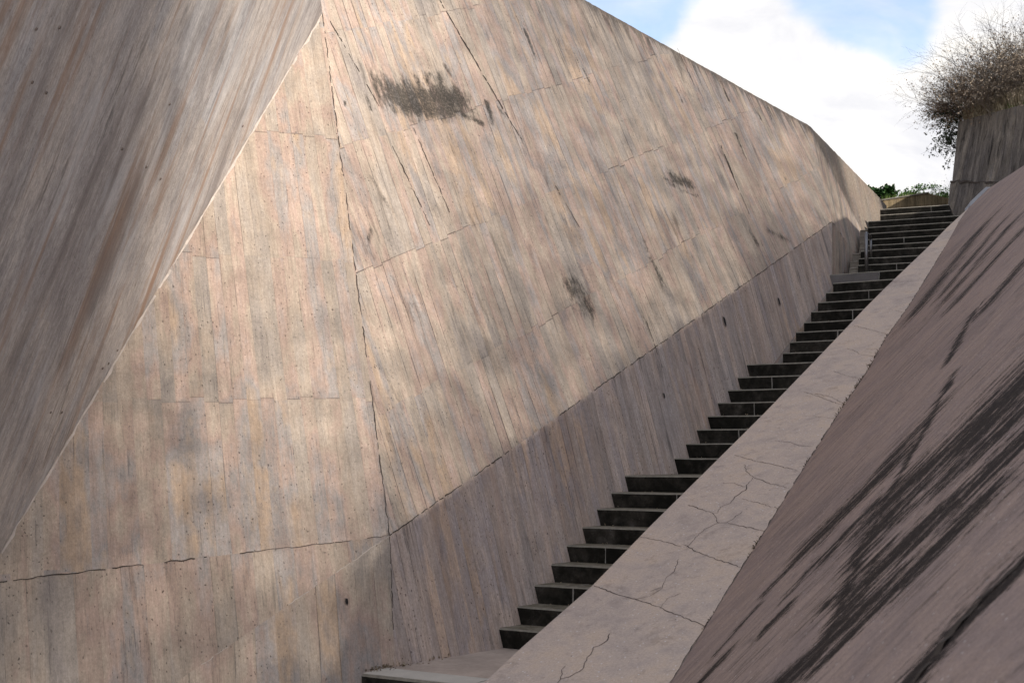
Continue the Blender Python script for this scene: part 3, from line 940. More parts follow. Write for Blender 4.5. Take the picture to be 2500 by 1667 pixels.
FL = [
    [(10.02, -6.41, -1.55), (10.32, -6.42, -1.39), (10.62, -6.42, -1.22), (10.92, -6.42, -1.05), (11.22, -6.43, -.89), (11.52, -6.42, -.73), (11.82, -6.42, -.56), (12.12, -6.44, -.405), (12.42, -6.41, -.235)],
    [(13.42, -6.22, -.06), (13.72, -6.23, .105), (14.02, -6.23, .27), (14.32, -6.22, .43), (14.62, -6.23, .595), (14.92, -6.22, .76), (15.22, -6.22, .93), (15.52, -6.21, 1.105)],
    [(16.17, -5.82, 1.28), (16.47, -5.83, 1.445), (16.77, -5.85, 1.60), (17.07, -5.84, 1.755), (17.37, -5.84, 1.925), (17.67, -5.84, 2.085), (17.97, -5.82, 2.25), (18.27, -5.81, 2.42), (18.57, -5.95, 2.585)]]
JT = {(0, 2): [.57], (0, 4): [.60], (0, 7): [.95], (1, 2): [.65], (1, 4): [.61], (1, 6): [.60], (2, 2): [.57], (2, 4): [.58], (2, 6): [.61], (2, 8): [.72]}
prev_z = -1.72
SPACE = [(1.0, 0), (.65, 0), (1.35, 0)]
for fi, fl in enumerate(FL):
    for k, (dd, ee, zz) in enumerate(fl):
        last = k == len(fl) - 1
        P = dS * dd + eS * ee + Vector((0, 0, zz))
        dep = (SPACE[fi][0] if last else .30) + .02
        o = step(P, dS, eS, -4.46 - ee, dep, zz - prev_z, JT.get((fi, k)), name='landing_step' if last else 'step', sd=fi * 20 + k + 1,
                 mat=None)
        if fi == 2 and last:
            o['label'] = 'wide landing step with a grey washed riser'
        prev_z = zz
# washed grey slab that faces the left of the upper landing
P = dS * 18.565 + eS * -5.95 + Vector((0, 0, 2.585))
bm = bmesh.new()
bmesh.ops.create_cube(bm, size=1)
for v_ in bm.verts:
    v_.co = P + eS * (v_.co.x + .5) * .71 - dS * (.5 - v_.co.y) * .012 + Vector((0, 0, (v_.co.z - .5) * .158 - .018))
me = bpy.data.meshes.new('facing_slab'); bm.to_mesh(me); bm.free()
link('facing_slab', me, MAT_STEP_GREY, stairs)['label'] = 'washed grey facing slab on the upper landing'

F4 = [(5.085, 19.103, 2.748), (5.195, 19.463, 2.9), (5.32, 19.81, 3.07), (5.51, 20.13, 3.205), (5.615, 20.48, 3.355), (5.715, 20.83, 3.51), (5.815, 21.18, 3.67), (5.92, 21.53, 3.83)]
for k, p in enumerate(F4):
    last = k == len(F4) - 1
    z0 = F4[k - 1][2] if k else 2.585
    step(p, d4, e4, 2.35, (1.2 if last else .36) + .02, p[2] - z0, [.55 + .37 * ((k * 7) % 4)] if k % 2 == 0 else None, name='landing_step' if last else 'step', sd=90 + k)
for k, (p, z0) in enumerate((((6.40, 22.52, 4.118), 3.83), ((6.50, 22.87, 4.285), 4.118 + .02))):
    step(p, d4, e4, 1.16, .36 if k == 0 else 3.5, .17, [.86] if k else None, name='step' if k == 0 else 'landing_step', sd=110 + k)
# lowest landing: paving, with two pale slabs at its front edge
MAT_PAVE = simple('worn_paving', (.37, .295, .24), var=.45, scale=3.0)
MAT_PALE = simple('pale_slab', (.46, .42, .36), var=.22, scale=7.0)
z0 = -1.722
P = dS * 8.60 + eS * -6.62 + Vector((0, 0, z0))
step(P, dS, eS, 2.16, 1.44, .16, None, mat=MAT_PAVE, name='landing_paving', sd=130)
for k, (e0, e1) in enumerate(((-6.43, -5.43), (-5.42, -4.46))):
    P = dS * (8.25 + .008 * k) + eS * e0 + Vector((0, 0, z0 + .004 + .002 * k))
    o = step(P, dS, eS, e1 - e0, .285, .165, None, mat=MAT_STEP, name='front_slab', sd=140 + k)
    bm = bmesh.new(); bmesh.ops.create_cube(bm, size=1)
    for v_ in bm.verts:
        v_.co = P + eS * (v_.co.x + .5) * (e1 - e0 - .012) + dS * (.022 + (v_.co.y + .5) * .30) + Vector((0, 0, (v_.co.z + .5) * .006 + .001))
    me = bpy.data.meshes.new('slab_face'); bm.to_mesh(me); bm.free()
    me.transform(Matrix.Translation(-Vector(stairs.location)))
    link('slab_face', me, MAT_PALE, o)
step(dS * 7.93 + eS * -6.43 + Vector((0, 0, z0 - .17)), dS, eS, 1.98, .34, .17, None, name='step', sd=150)
# sloping gutter between the step ends and the wall
MAT_GUT = boards('gutter_concrete', bw=.3, seed=8.0, joint=0, pits=.3, streak=.5, bright=.62)
bm = bmesh.new()
for fl in FL:
    a = fl[0]; c_ = fl[-1]
    for (e0, e1, dz0) in ((-.30, .02, -.16),):
        q = []
        for (pt, ext) in ((a, -.12), (c_, .10)):
            sl = (c_[2] - a[2]) / (c_[0] - a[0])
            for e_ in (e0, e1):
                q.append(bm.verts.new(dS * (pt[0] + ext) + eS * (a[1] + e_) + Vector((0, 0, pt[2] + ext * sl + dz0))))
        bm.faces.new((q[0], q[1], q[3], q[2]))
bmesh.ops.recalc_face_normals(bm, faces=bm.faces)
me = bpy.data.meshes.new('gutter'); bm.to_mesh(me); bm.free()
set_uv(me, (0, 10, 0), eS, dS)
link('gutter', me, MAT_GUT, stairs)
# little stepped curb stones on the left of the top flight
CURB = simple('curb_stone', (.22, .19, .155), var=.3, scale=6)
for k, p in enumerate(F4[:7]):
    bm = bmesh.new(); bmesh.ops.create_cube(bm, size=1)
    for v_ in bm.verts:
        v_.co = Vector(p) - e4 * (.02 + (v_.co.x + .5) * .10) + d4 * (.05 + (v_.co.y + .5) * .33) + Vector((0, 0, (v_.co.z - .5) * .4 - .045))
    bmesh.ops.bevel(bm, geom=list(bm.edges), offset=.012, segments=1, affect='EDGES')
    me = bpy.data.meshes.new('curb_stone'); bm.to_mesh(me); bm.free()
    link('curb_stone', me, CURB, stairs)

for args in (('D', 6.439, 2.01, .055, .12), ('D', 8.015, 2.324, .05, .11), ('D', 4.663, 1.098, .03, .06), ('D2', -.418, -.532, .026, .05), ('E', 2.27, 2.3, .035, .12)):
    cavity(*args)

for (uu, vv) in [(5.874, -2.707), (5.437, -2.953), (3.928, -2.843), (3.326, -2.801), (2.918, -2.779), (1.294, -1.753), (3.337, -2.27), (5.666, -2.971), (5.599, -2.578), (3.357, -4.817), (3.127, -4.793), (2.596, -4.359), (2.405, -4.173), (2.498, -4.304)]:
    cavity('A', uu, vv, .011, .020)

# ------------------------------------------------------------------ handrail: a steel hoop on the upper landing
STEEL = simple('brushed_steel', (.19, .185, .185), rough=.45, var=.1, spec=.5, metal=.9)
hand = empty('handrail', (5.42, 19.75, 2.585), 'slim steel handrail hoop with two posts at the left foot of the upper steps', 'handrail')


def tube(bm, pts, rad, sides=8):
    pts = [Vector(p) for p in pts]
    rings = []
    for i, p in enumerate(pts):
        t = (pts[min(i + 1, len(pts) - 1)] - pts[max(i - 1, 0)]).normalized()
        a = t.cross(Vector((.3, .2, 1)) if abs(t.z) < .9 else Vector((1, .2, 0))).normalized(); c = t.cross(a)
        rr = rad[i] if isinstance(rad, (list, tuple)) else rad
        rings.append([bm.verts.new(p + (a * math.cos(2 * math.pi * k / sides) + c * math.sin(2 * math.pi * k / sides)) * rr) for k in range(sides)])
    for r0, r1 in zip(rings, rings[1:]):
        for k in range(sides):
            bm.faces.new((r0[k], r0[(k + 1) % sides], r1[(k + 1) % sides], r1[k]))
    bm.faces.new(list(reversed(rings[0]))); bm.faces.new(rings[-1])


hp0 = Vector((5.19, 19.02, 2.585)); hp1 = Vector((5.38, 19.46, 2.9))
for nm, pts, rd in (('post', [hp0, hp0 + Vector((0, 0, .62))], .026), ('post', [hp1, hp1 + Vector((0, 0, .30))], .018),
                    ('top_rail', [hp0 + Vector((0, 0, .60)), hp0 + Vector((.02, .05, .635)), hp1 + Vector((-.02, -.05, .325)), hp1 + Vector((0, 0, .29))], .018)):
    bm = bmesh.new(); tube(bm, pts, rd, 10)
    bmesh.ops.recalc_face_normals(bm, faces=bm.faces)
    me = bpy.data.meshes.new(nm); bm.to_mesh(me); bm.free()
    link(nm, me, STEEL, hand, smooth=True)

# ------------------------------------------------------------------ right rear wall, end wall, kerb
MAT_H = boards('dark_weathered_concrete', bw=.11, seed=11.0, joint=.35, streak=1.5, pits=.2, dirt=1.6, row=(9, 0, -4), segvar=.1,
               pal=[(.15, (.080, .069, .066)), (.4, (.132, .112, .098)), (.6, (.18, .150, .122)), (.74, (.155, .140, .135)), (.85, (.24, .20, .165))])
hA = Vector((8.453, 25.2, 4.30)); hB = Vector((8.982, 25.9, 6.634)); hC = Vector((9.834, 24.7, 6.663))
hn = (hC - hB).cross(hA - hB).normalized()
if hn.y > 0: hn = -hn
hdir = (hC - hB).normalized()
hdown = (hA - hB)
rear = empty('rear_wall', (9.0, 25.0, 4.2), 'dark streaked concrete retaining wall under the bushes at the top right of the stairs', 'wall')


def prism(name, front, back_vec, mat, parent, uv, label=None, jag=False):
    bm = bmesh.new()
    pts = []
    N = len(front)
    for i in range(N):
        a = Vector(front[i]); b_ = Vector(front[(i + 1) % N])
        pts.append(a)
        if jag:
            m = max(1, int((b_ - a).length / .12))
            for k_ in range(1, m):
                pts.append(a.lerp(b_, k_ / m) + Vector((0, 0, .02 * mnoise.noise(Vector((k_ * .7, i * 3, 1))))))
    fv = [bm.verts.new(p) for p in pts]
    bv = [bm.verts.new(p + Vector(back_vec)) for p in pts]
    bm.faces.new(fv); bm.faces.new(list(reversed(bv)))
    for i in range(len(fv)):
        j = (i + 1) % len(fv)
        bm.faces.new((fv[j], fv[i], bv[i], bv[j]))
    bmesh.ops.recalc_face_normals(bm, faces=bm.faces)
    bmesh.ops.triangulate(bm, faces=[f for f in bm.faces if len(f.verts) > 4])
    me = bpy.data.meshes.new(name); bm.to_mesh(me); bm.free()
    set_uv(me, *uv)
    o = link(name, me, mat, parent)
    if label: o['label'] = label
    return o


hv = -hdown.normalized(); hu = hdir
prism('upper_face', [hB, hA.lerp(hB, .43), hA.lerp(hB, .30) + hdir * 5.5 - Vector((0, 0, .9)), hB + hdir * 5.5], (3.0, 4.6, -.3), MAT_H, rear, (hB, hu, hv), jag=False)
prism('ledge_face', [hA.lerp(hB, .435) + hn * .05, hA + hn * .06, hA + hn * .06 + hdir * 5.5, hA.lerp(hB, .305) + hdir * 5.5 - Vector((0, 0, .9)) + hn * .05], (3.0, 4.6, -.3), MAT_H, rear, (hB, hu, hv))

bm = bmesh.new()
strip(bm, rough_line([hA.lerp(hB, .43) + hn * .052, hA.lerp(hB, .415) + hdir * .9 - Vector((0, 0, .16)) + hn * .052, hA.lerp(hB, .30) + hdir * 5.5 - Vector((0, 0, .9)) + hn * .052], .08, .02, 71), hn, .05, .01, 0, 71)
me = bpy.data.meshes.new('ledge_crack'); bm.to_mesh(me); bm.free()
link('ledge_crack', me, CRACK, rear)

MAT_END = boards('mossy_end_concrete', bw=.12, seed=14.0, joint=.4, streak=1.4, pits=.1, dirt=1.2, row=(9, 0, -4), segvar=.25,
                 pal=[(.15, (.10, .085, .055)), (.4, (.19, .145, .085)), (.6, (.27, .20, .115)), (.85, (.20, .16, .11))])
endw = empty('end_wall', (9.0, 29.0, 4.2), 'low brown mossy concrete wall closing the top of the stairs below the green bushes', 'wall')
ew = [(7.70, 29.0, 5.53), (9.339, 29.0, 5.792), (9.722, 29.0, 5.693), (10.6, 28.9, 5.45), (10.6, 28.9, 4.0), (7.70, 29.0, 4.0)]
prism('wall_face', ew, (0, .35, 0), MAT_END, endw, ((8, 29, 5), (1, 0, 0), (0, 0, 1)))
prism('wall_coping', [(7.70, 28.98, 5.532), (9.339, 28.98, 5.794), (9.339, 28.98, 5.822), (7.70, 28.98, 5.56)], (0, .39, 0), NOSE, endw, ((8, 29, 5), (1, 0, 0), (0, 0, 1)))

kerb = empty('kerb_block', (7.8, 21.6, 3.9), 'pale concrete kerb block showing just behind the top corner of the bank', 'kerb')
kb = [(7.50, 21.45, 4.02), (7.62, 21.5, 4.16), (7.80, 21.5, 4.33), (7.88, 21.5, 4.40), (8.10, 21.5, 4.40), (8.6, 21.45, 4.3), (8.6, 21.45, 3.6), (7.5, 21.45, 3.6)]
prism('block_face', kb, (.25, .35, .0), simple('pale_kerb_concrete', (.46, .46, .48), var=.2), kerb, ((8, 21, 4), (1, 0, 0), (0, 0, 1)))  # pale, faintly bluish block colour

# ------------------------------------------------------------------ ground and earth
def ground_mat(name, c1, c2, sc=1.5):
    mt, g, b = new_mat(name)
    pos = g.n('ShaderNodeTexCoord').outputs['Object']
    f = g.m('ADD', g.m('MULTIPLY', g.noise(pos, sc, 6, .65), .6), g.m('MULTIPLY', g.noise(pos, sc * 14, 4, .65), .4))
    g.L.new(g.mix(g.mr(f, .35, .65), c1, c2), b.inputs['Base Color'])
    return mt


MAT_GRASS = ground_mat('rough_grass', (.055, .075, .022), (.12, .115, .05))
MAT_PLAZA = ground_mat('concrete_ground', (.25, .22, .19), (.32, .27, .23), .8)
gm = mesh_np('ground', [(-4000, -4000, -1.90), (4000, -4000, -1.90), (4000, 4000, -1.90), (-4000, 4000, -1.90)], [(0, 1, 2, 3)])
tag(link('ground', gm, MAT_PLAZA), kind='structure')
# grassed plateau to the right, starting at the top edge of the bank
ue = [V3, V2, V1, U0, U1, far_top, Vector((10.6, 20.5, 6.45)), Vector((12.8, 23.2, 6.62)), Vector((14.5, 26.5, 6.7)), Vector((16.0, 40, 7.0))]
vs, fs = [], []
for i, p in enumerate(ue):
    for j, (dx, dzz) in enumerate(((0, -.01), (2.5, .12), (8, .25), (30, .9), (140, 1.5))):
        dy = -dx * .25
        vs.append((p.x + dx, p.y + dy, p.z + dzz))
for i in range(len(ue) - 1):
    for j in range(4):
        a = i * 5 + j
        fs.append((a, a + 1, a + 6, a + 5))
nb0 = len(vs)
for i in (0, len(ue) - 1):
    pass
gm = mesh_np('terrain', vs, fs)
tag(link('terrain', gm, MAT_GRASS), kind='structure')
# earth mound behind the rear wall and behind the end wall
vs, fs = [], []
NX, NY = 14, 10
for j in range(NY):
    for i in range(NX):
        t = i / (NX - 1); s = j / (NY - 1)
        p = hB + hdir * (-.0 + 6.0 * t) + Vector((3.4, 5.2, 0)) * s
        z = p.z - .05 + .22 * math.sin(min(1, s * 1.6) * 1.5) + .06 * mnoise.noise(Vector((p.x, p.y, 0)))
        if j == 0:
            z = hB.z + (hC.z - hB.z) * t - .02
        vs.append((p.x, p.y, z))
for j in range(NY - 1):
    for i in range(NX - 1):
        a = j * NX + i
        fs.append((a, a + 1, a + NX + 1, a + NX))
gm = mesh_np('earth_mound', vs, fs)
tag(link('earth_mound', gm, MAT_GRASS, smooth=True), kind='structure')
vs, fs = [], []
for j in range(8):
    for i in range(16):
        x = 6.8 + i * .35; y = 29.3 + j * 1.4
        z = 5.50 + .22 * math.exp(-((x - 9.3) / .9) ** 2) + .06 * mnoise.noise(Vector((x, y, 3))) - .012 * j ** 2
        vs.append((x, y, z))
for j in range(7):
    for i in range(15):
        a = j * 16 + i
        fs.append((a, a + 1, a + 17, a + 16))
gm = mesh_np('hilltop', vs, fs)
tag(link('hilltop', gm, MAT_GRASS, smooth=True), kind='structure')

# ------------------------------------------------------------------ vegetation
def veg_mat(name, c1, c2, trans=.0):
    mt, g, b = new_mat(name)
    oi = g.n('ShaderNodeTexCoord').outputs['Object']
    f = g.noise(oi, 5.0, 3, .6)
    f2 = g.white(g.vm('SNAP', oi, (.05, .05, .05)))
    ff = g.m('ADD', g.m('MULTIPLY', f, .6), g.m('MULTIPLY', f2, .4))
    g.L.new(g.mix(g.mr(ff, .3, .7), c1, c2), b.inputs['Base Color'])
    b.inputs['Roughness'].default_value = .75
    return mt


class Tubes:
    """collects thin tapering 3-sided twigs and small leaves into one mesh"""
    def __init__(s):
        s.v = []; s.f = []

    def seg(s, pts, rads):
        base = len(s.v)
        n = len(pts)
        for i, p in enumerate(pts):
            t = (pts[min(i + 1, n - 1)] - pts[max(i - 1, 0)])
            if t.length < 1e-6: t = Vector((0, 0, 1))
            t.normalize()
            a = t.cross(Vector((.31, .93, .17)))
            if a.length < 1e-3: a = t.cross(Vector((1, 0, 0)))
            a.normalize(); c = t.cross(a)
            for k in range(3):
                q = p + (a * math.cos(k * 2.0944) + c * math.sin(k * 2.0944)) * rads[i]
                s.v.append((q.x, q.y, q.z))
        for i in range(n - 1):
            for k in range(3):
                a0 = base + i * 3 + k; a1 = base + i * 3 + (k + 1) % 3
                s.f.append((a0, a1, a1 + 3, a0 + 3))

    def leaf(s, p, d, up, L, W):
        b = len(s.v)
        side = d.cross(up)
        if side.length < 1e-4: side = Vector((1, 0, 0))
        side.normalize()
        for q in (p, p + d * L * .5 + side * W, p + d * L, p + d * L * .5 - side * W):
            s.v.append((q.x, q.y, q.z))
        s.f.append((b, b + 1, b + 2, b + 3))

    def build(s, name, mat, parent):
        return link(name, mesh_np(name, s.v, s.f), mat, parent)


def rvec(r):
    while True:
        v = Vector((r.uniform(-1, 1), r.uniform(-1, 1), r.uniform(-1, 1)))
        if .05 < v.length < 1: return v.normalized()


def grow(T, r, p, d, L, rad, depth, nsub, spread, droop, wig=.18, taper=.35, ends=None, ratio=.62):
    n = 5
    pts = [p.copy()]; q = p.copy(); dd = d.copy()
    for i in range(n):
        dd = (dd + rvec(r) * wig + Vector((0, 0, -droop))).normalized()
        q = q + dd * (L / n)
        pts.append(q.copy())
    T.seg(pts, [rad * (1 - (1 - taper) * i / n) for i in range(n + 1)])
    if ends is not None and depth <= 1:
        ends.append((pts[-1].copy(), dd.copy()))
        ends.append((pts[3].copy(), dd.copy()))
    if depth > 0:
        for k in range(nsub):
            t = r.uniform(.25, 1.0)
            i = min(n - 1, int(t * n)); b = pts[i].lerp(pts[i + 1], t * n - i)
            nd = (dd * 1.0 + rvec(r) * spread).normalized()
            grow(T, r, b, nd, L * ratio * r.uniform(.7, 1.2), rad * (.62 if depth > 1 else .55), depth - 1, nsub, spread, droop, wig, taper, ends, ratio)


def bare_shrub(name, label, base, w_, h_, stems, rad, mat, seed, lean=(0, 0, 0), depth=2, nsub=4, spread=.75, droop=.03, leaf=None, leafn=0, group=None, dep=.6, fan=.8, cat='shrub'):
    r = random.Random(seed)
    root = empty(name, base, label, cat, group)
    T = Tubes(); ends = []
    for i in range(stems):
        bx = Vector(base) + Vector((r.uniform(-w_, w_) * .35, r.uniform(-dep, dep) * .5, -.05))
        out = Vector((r.uniform(-1, 1) * fan, r.uniform(-1, 1) * fan * .6, 1)) + Vector(lean)
        grow(T, r, bx, out.normalized(), h_ * r.uniform(.45, .75), rad, depth, nsub, spread, droop, ends=ends)
    T.build('branches', mat, root)
    if leaf:
        Lf = Tubes()
        for i in range(leafn):
            p, d = r.choice(ends)
            Lf.leaf(p + rvec(r) * .03, rvec(r), rvec(r), r.uniform(*leaf[1]), leaf[2] * r.uniform(.7, 1.2))
        Lf.build('foliage', leaf[0], root)
    return root


TW_GREY = veg_mat('grey_twigs', (.14, .115, .095), (.26, .215, .175))
TW_DARK = veg_mat('dark_twigs', (.055, .048, .052), (.115, .10, .10))
TW_RUST = veg_mat('rusty_twigs', (.10, .066, .044), (.18, .12, .08))
LF_DRY = veg_mat('dry_seed_heads', (.20, .18, .13), (.38, .35, .27))
LF_TAN = veg_mat('withered_leaves', (.21, .165, .12), (.36, .29, .215))
LF_RUST = veg_mat('rusty_leaves', (.15, .105, .07), (.27, .185, .12))
LF_IVY = veg_mat('evergreen_leaves', (.018, .028, .014), (.05, .065, .032))
LF_GREEN = veg_mat('fresh_leaves', (.022, .06, .014), (.075, .14, .03))
LF_DKGREEN = veg_mat('dark_glossy_leaves', (.012, .035, .010), (.04, .085, .022))
LF_GRASS = veg_mat('grass_blades', (.07, .12, .025), (.16, .20, .06))
LF_STRAW = veg_mat('straw_blades', (.24, .19, .12), (.42, .36, .25))


def along(t, back=0.0, up=0.0):
    p = hB + hdir * t + Vector((.55, .83, 0)) * back
    p.z = hB.z + up
    return p


GB = 'bare bushes on top of the rear wall'
bare_shrub('bare_shrub', 'broad grey-brown leafless bush with pale seed heads above the rear wall', along(.80, .55, -.05), 1.1, 1.62, 90, .0075, TW_GREY, 3, depth=2, nsub=5, spread=.8, droop=.02, leaf=(LF_TAN, (.025, .06), .013), leafn=9000, group=GB, dep=1.0)
bare_shrub('bare_shrub', 'second grey-brown bush reaching out of the right of the picture behind the dry grass', along(1.80, .75, .0), 1.1, 1.7, 75, .0075, TW_GREY, 4, depth=2, nsub=5, spread=.8, droop=.02, leaf=(LF_TAN, (.025, .06), .013), leafn=9000, group=GB, dep=1.0)
bare_shrub('bare_shrub', 'rust-brown twiggy bush at the left corner of the rear wall', along(.22, .45, -.1), .6, 1.25, 46, .006, TW_RUST, 5, lean=(-.30, -.1, .15), depth=2, nsub=5, spread=.65, droop=.03, leaf=(LF_RUST, (.02, .05), .010), leafn=5500, group=GB, dep=.6)
bare_shrub('bare_shrub', 'tall dark thin-branched bush spreading against the sky above the others', along(.85, 1.1, .0), 1.5, 2.35, 26, .008, TW_DARK, 6, lean=(-.25, 0, .1), depth=3, nsub=4, spread=.62, droop=.01, group=GB, dep=.8, fan=.85)
bare_shrub('bare_shrub', 'dark arching bare bush leaning out to the left over the wall corner', along(.3, .8, .1), .8, 1.45, 22, .006, TW_DARK, 8, lean=(-1.05, -.15, .0), depth=3, nsub=4, spread=.6, droop=.03, group=GB, dep=.6, fan=.6)
bare_shrub('bare_shrub', 'dark upright bare bush at the right edge of the picture above dry grass', along(2.1, 1.2, .1), .9, 2.2, 22, .008, TW_DARK, 9, depth=3, nsub=4, spread=.6, droop=.01, group=GB, dep=.8)
# hanging evergreen on the corner
r = random.Random(21)
ivy = empty('evergreen_creeper', along(-.05, .3, -.1), 'dark small-leaved creeper hanging off the left corner of the rear wall', 'creeper')
T = Tubes(); Lf = Tubes(); ends = []
for i in range(44):
    b = along(r.uniform(-.12, .12), r.uniform(.15, .8), r.uniform(-.35, .25))
    grow(T, r, b, Vector((r.uniform(-1.0, -.25), r.uniform(-.5, .3), r.uniform(-.45, .7))).normalized(), r.uniform(.28, .62), .005, 1, 5, .8, .10, ends=ends)
for i in range(1700):
    p, d = r.choice(ends)
    Lf.leaf(p + rvec(r) * .035 * r.random(), rvec(r), rvec(r), r.uniform(.03, .055), r.uniform(.011, .02))
T.build('stems', TW_DARK, ivy); Lf.build('foliage', LF_IVY, ivy)


def blades(name, pts, mat, h0, h1, wd, seed, lean=.35):
    r = random.Random(seed)
    T = Tubes()
    for p in pts:
        d = (Vector((r.uniform(-1, 1) * lean, r.uniform(-1, 1) * lean, 1))).normalized()
        L = r.uniform(h0, h1)
        s = Vector((r.uniform(-1, 1), r.uniform(-1, 1), 0)).normalized() * wd
        m = Vector(p) + d * L * .55
        tip = m + (d + Vector((r.uniform(-.5, .5), r.uniform(-.5, .5), -.1))).normalized() * L * .5
        b = len(T.v)
        for q in (Vector(p) - s, Vector(p) + s, m + s * .7, m - s * .7, tip):
            T.v.append(tuple(q))
        T.f.append((b, b + 1, b + 2, b + 3)); T.f.append((b + 3, b + 2, b + 4))
    return link(name, mesh_np(name, T.v, T.f), mat)


r = random.Random(31)
tag(blades('dry_grass', [along(r.uniform(.12, 1.9), r.uniform(.02, .42), -.03) for _ in range(2400)], LF_STRAW, .16, .50, .009, 1, .4), 'pale dry grass standing along the top edge of the rear wall', 'grass', kind='stuff')
tag(blades('green_grass', [along(r.uniform(1.0, 4.0), r.uniform(.02, .45), -.01 + .02) for _ in range(2600)], LF_GRASS, .05, .17, .010, 2, .5), 'short green grass on the top edge of the rear wall at the picture edge', 'grass', kind='stuff')
tag(blades('hilltop_grass', [(r.uniform(7.7, 10.3), r.uniform(29.45, 31.5), 0) for _ in range(1)], LF_GRASS, .1, .3, .006, 3, .4), 'green grass growing behind the low end wall', 'grass', kind='stuff')
bpy.data.objects.remove(bpy.data.objects['hilltop_grass'])
pts = []
for _ in range(3600):
    x = r.uniform(7.8, 10.1); y = r.uniform(29.42, 30.8)
    pts.append((x, y, 5.50 + .22 * math.exp(-((x - 9.3) / .9) ** 2) - .03))
tag(blades('hilltop_grass', pts, LF_GRASS, .12, .34, .007, 4, .45), 'green grass growing behind the low end wall', 'grass', kind='stuff')


def leafy(name, label, c, rx, ry, rz, n, mat, L, W, seed, group=None):
    r = random.Random(seed)
    root = empty(name, (c[0], c[1], c[2] - rz), label, 'bush', group)
    T = Tubes(); Lf = Tubes()
    for i in range(26):
        tip = Vector(c) + Vector((r.gauss(0, rx * .5), r.gauss(0, ry * .5), r.uniform(-.3, .9) * rz))
        a = Vector((c[0] + r.uniform(-.1, .1), c[1], c[2] - rz)); mid_ = a.lerp(tip, .5) + Vector((0, 0, .05))
        T.seg([a, mid_, tip], [.008, .006, .003])
    cl = [Vector(c) + Vector((r.uniform(-1, 1) * rx, r.uniform(-1, 1) * ry, r.uniform(-.8, .9) * rz)) for _ in range(26)]
    for i in range(n):
        p = r.choice(cl) + Vector((r.gauss(0, rx * .16), r.gauss(0, ry * .16), r.gauss(0, rz * .18)))
        q = (p - Vector(c)); q = Vector((q.x / rx, q.y / ry, q.z / rz))
        if q.length > 1.15 + .2 * mnoise.noise(p * 4): continue
        d = (rvec(r) + Vector((0, 0, .4))).normalized()
        Lf.leaf(p, d, rvec(r), L * r.uniform(.6, 1.3), W * r.uniform(.7, 1.2))
    T.build('stems', TW_DARK, root); Lf.build('foliage', mat, root)
    return root


leafy('green_bush', 'dark glossy broad-leaved bush left behind the low end wall', (8.62, 30.4, 5.93), .40, .4, .30, 1500, LF_DKGREEN, .11, .04, 41)
leafy('green_bush', 'bright green low bush in the middle behind the low end wall', (9.72, 30.6, 6.05), .62, .5, .22, 2400, LF_GREEN, .06, .018, 42)
bare_shrub('bare_weed', 'thin grey-green weeds standing right of the green bush behind the end wall', (10.15, 30.3, 5.85), .7, .62, 26, .004, TW_GREY, 43, depth=1, nsub=4, spread=.5, droop=0, leaf=(LF_GREEN, (.015, .03), .006), leafn=500, cat='weed', dep=.5)

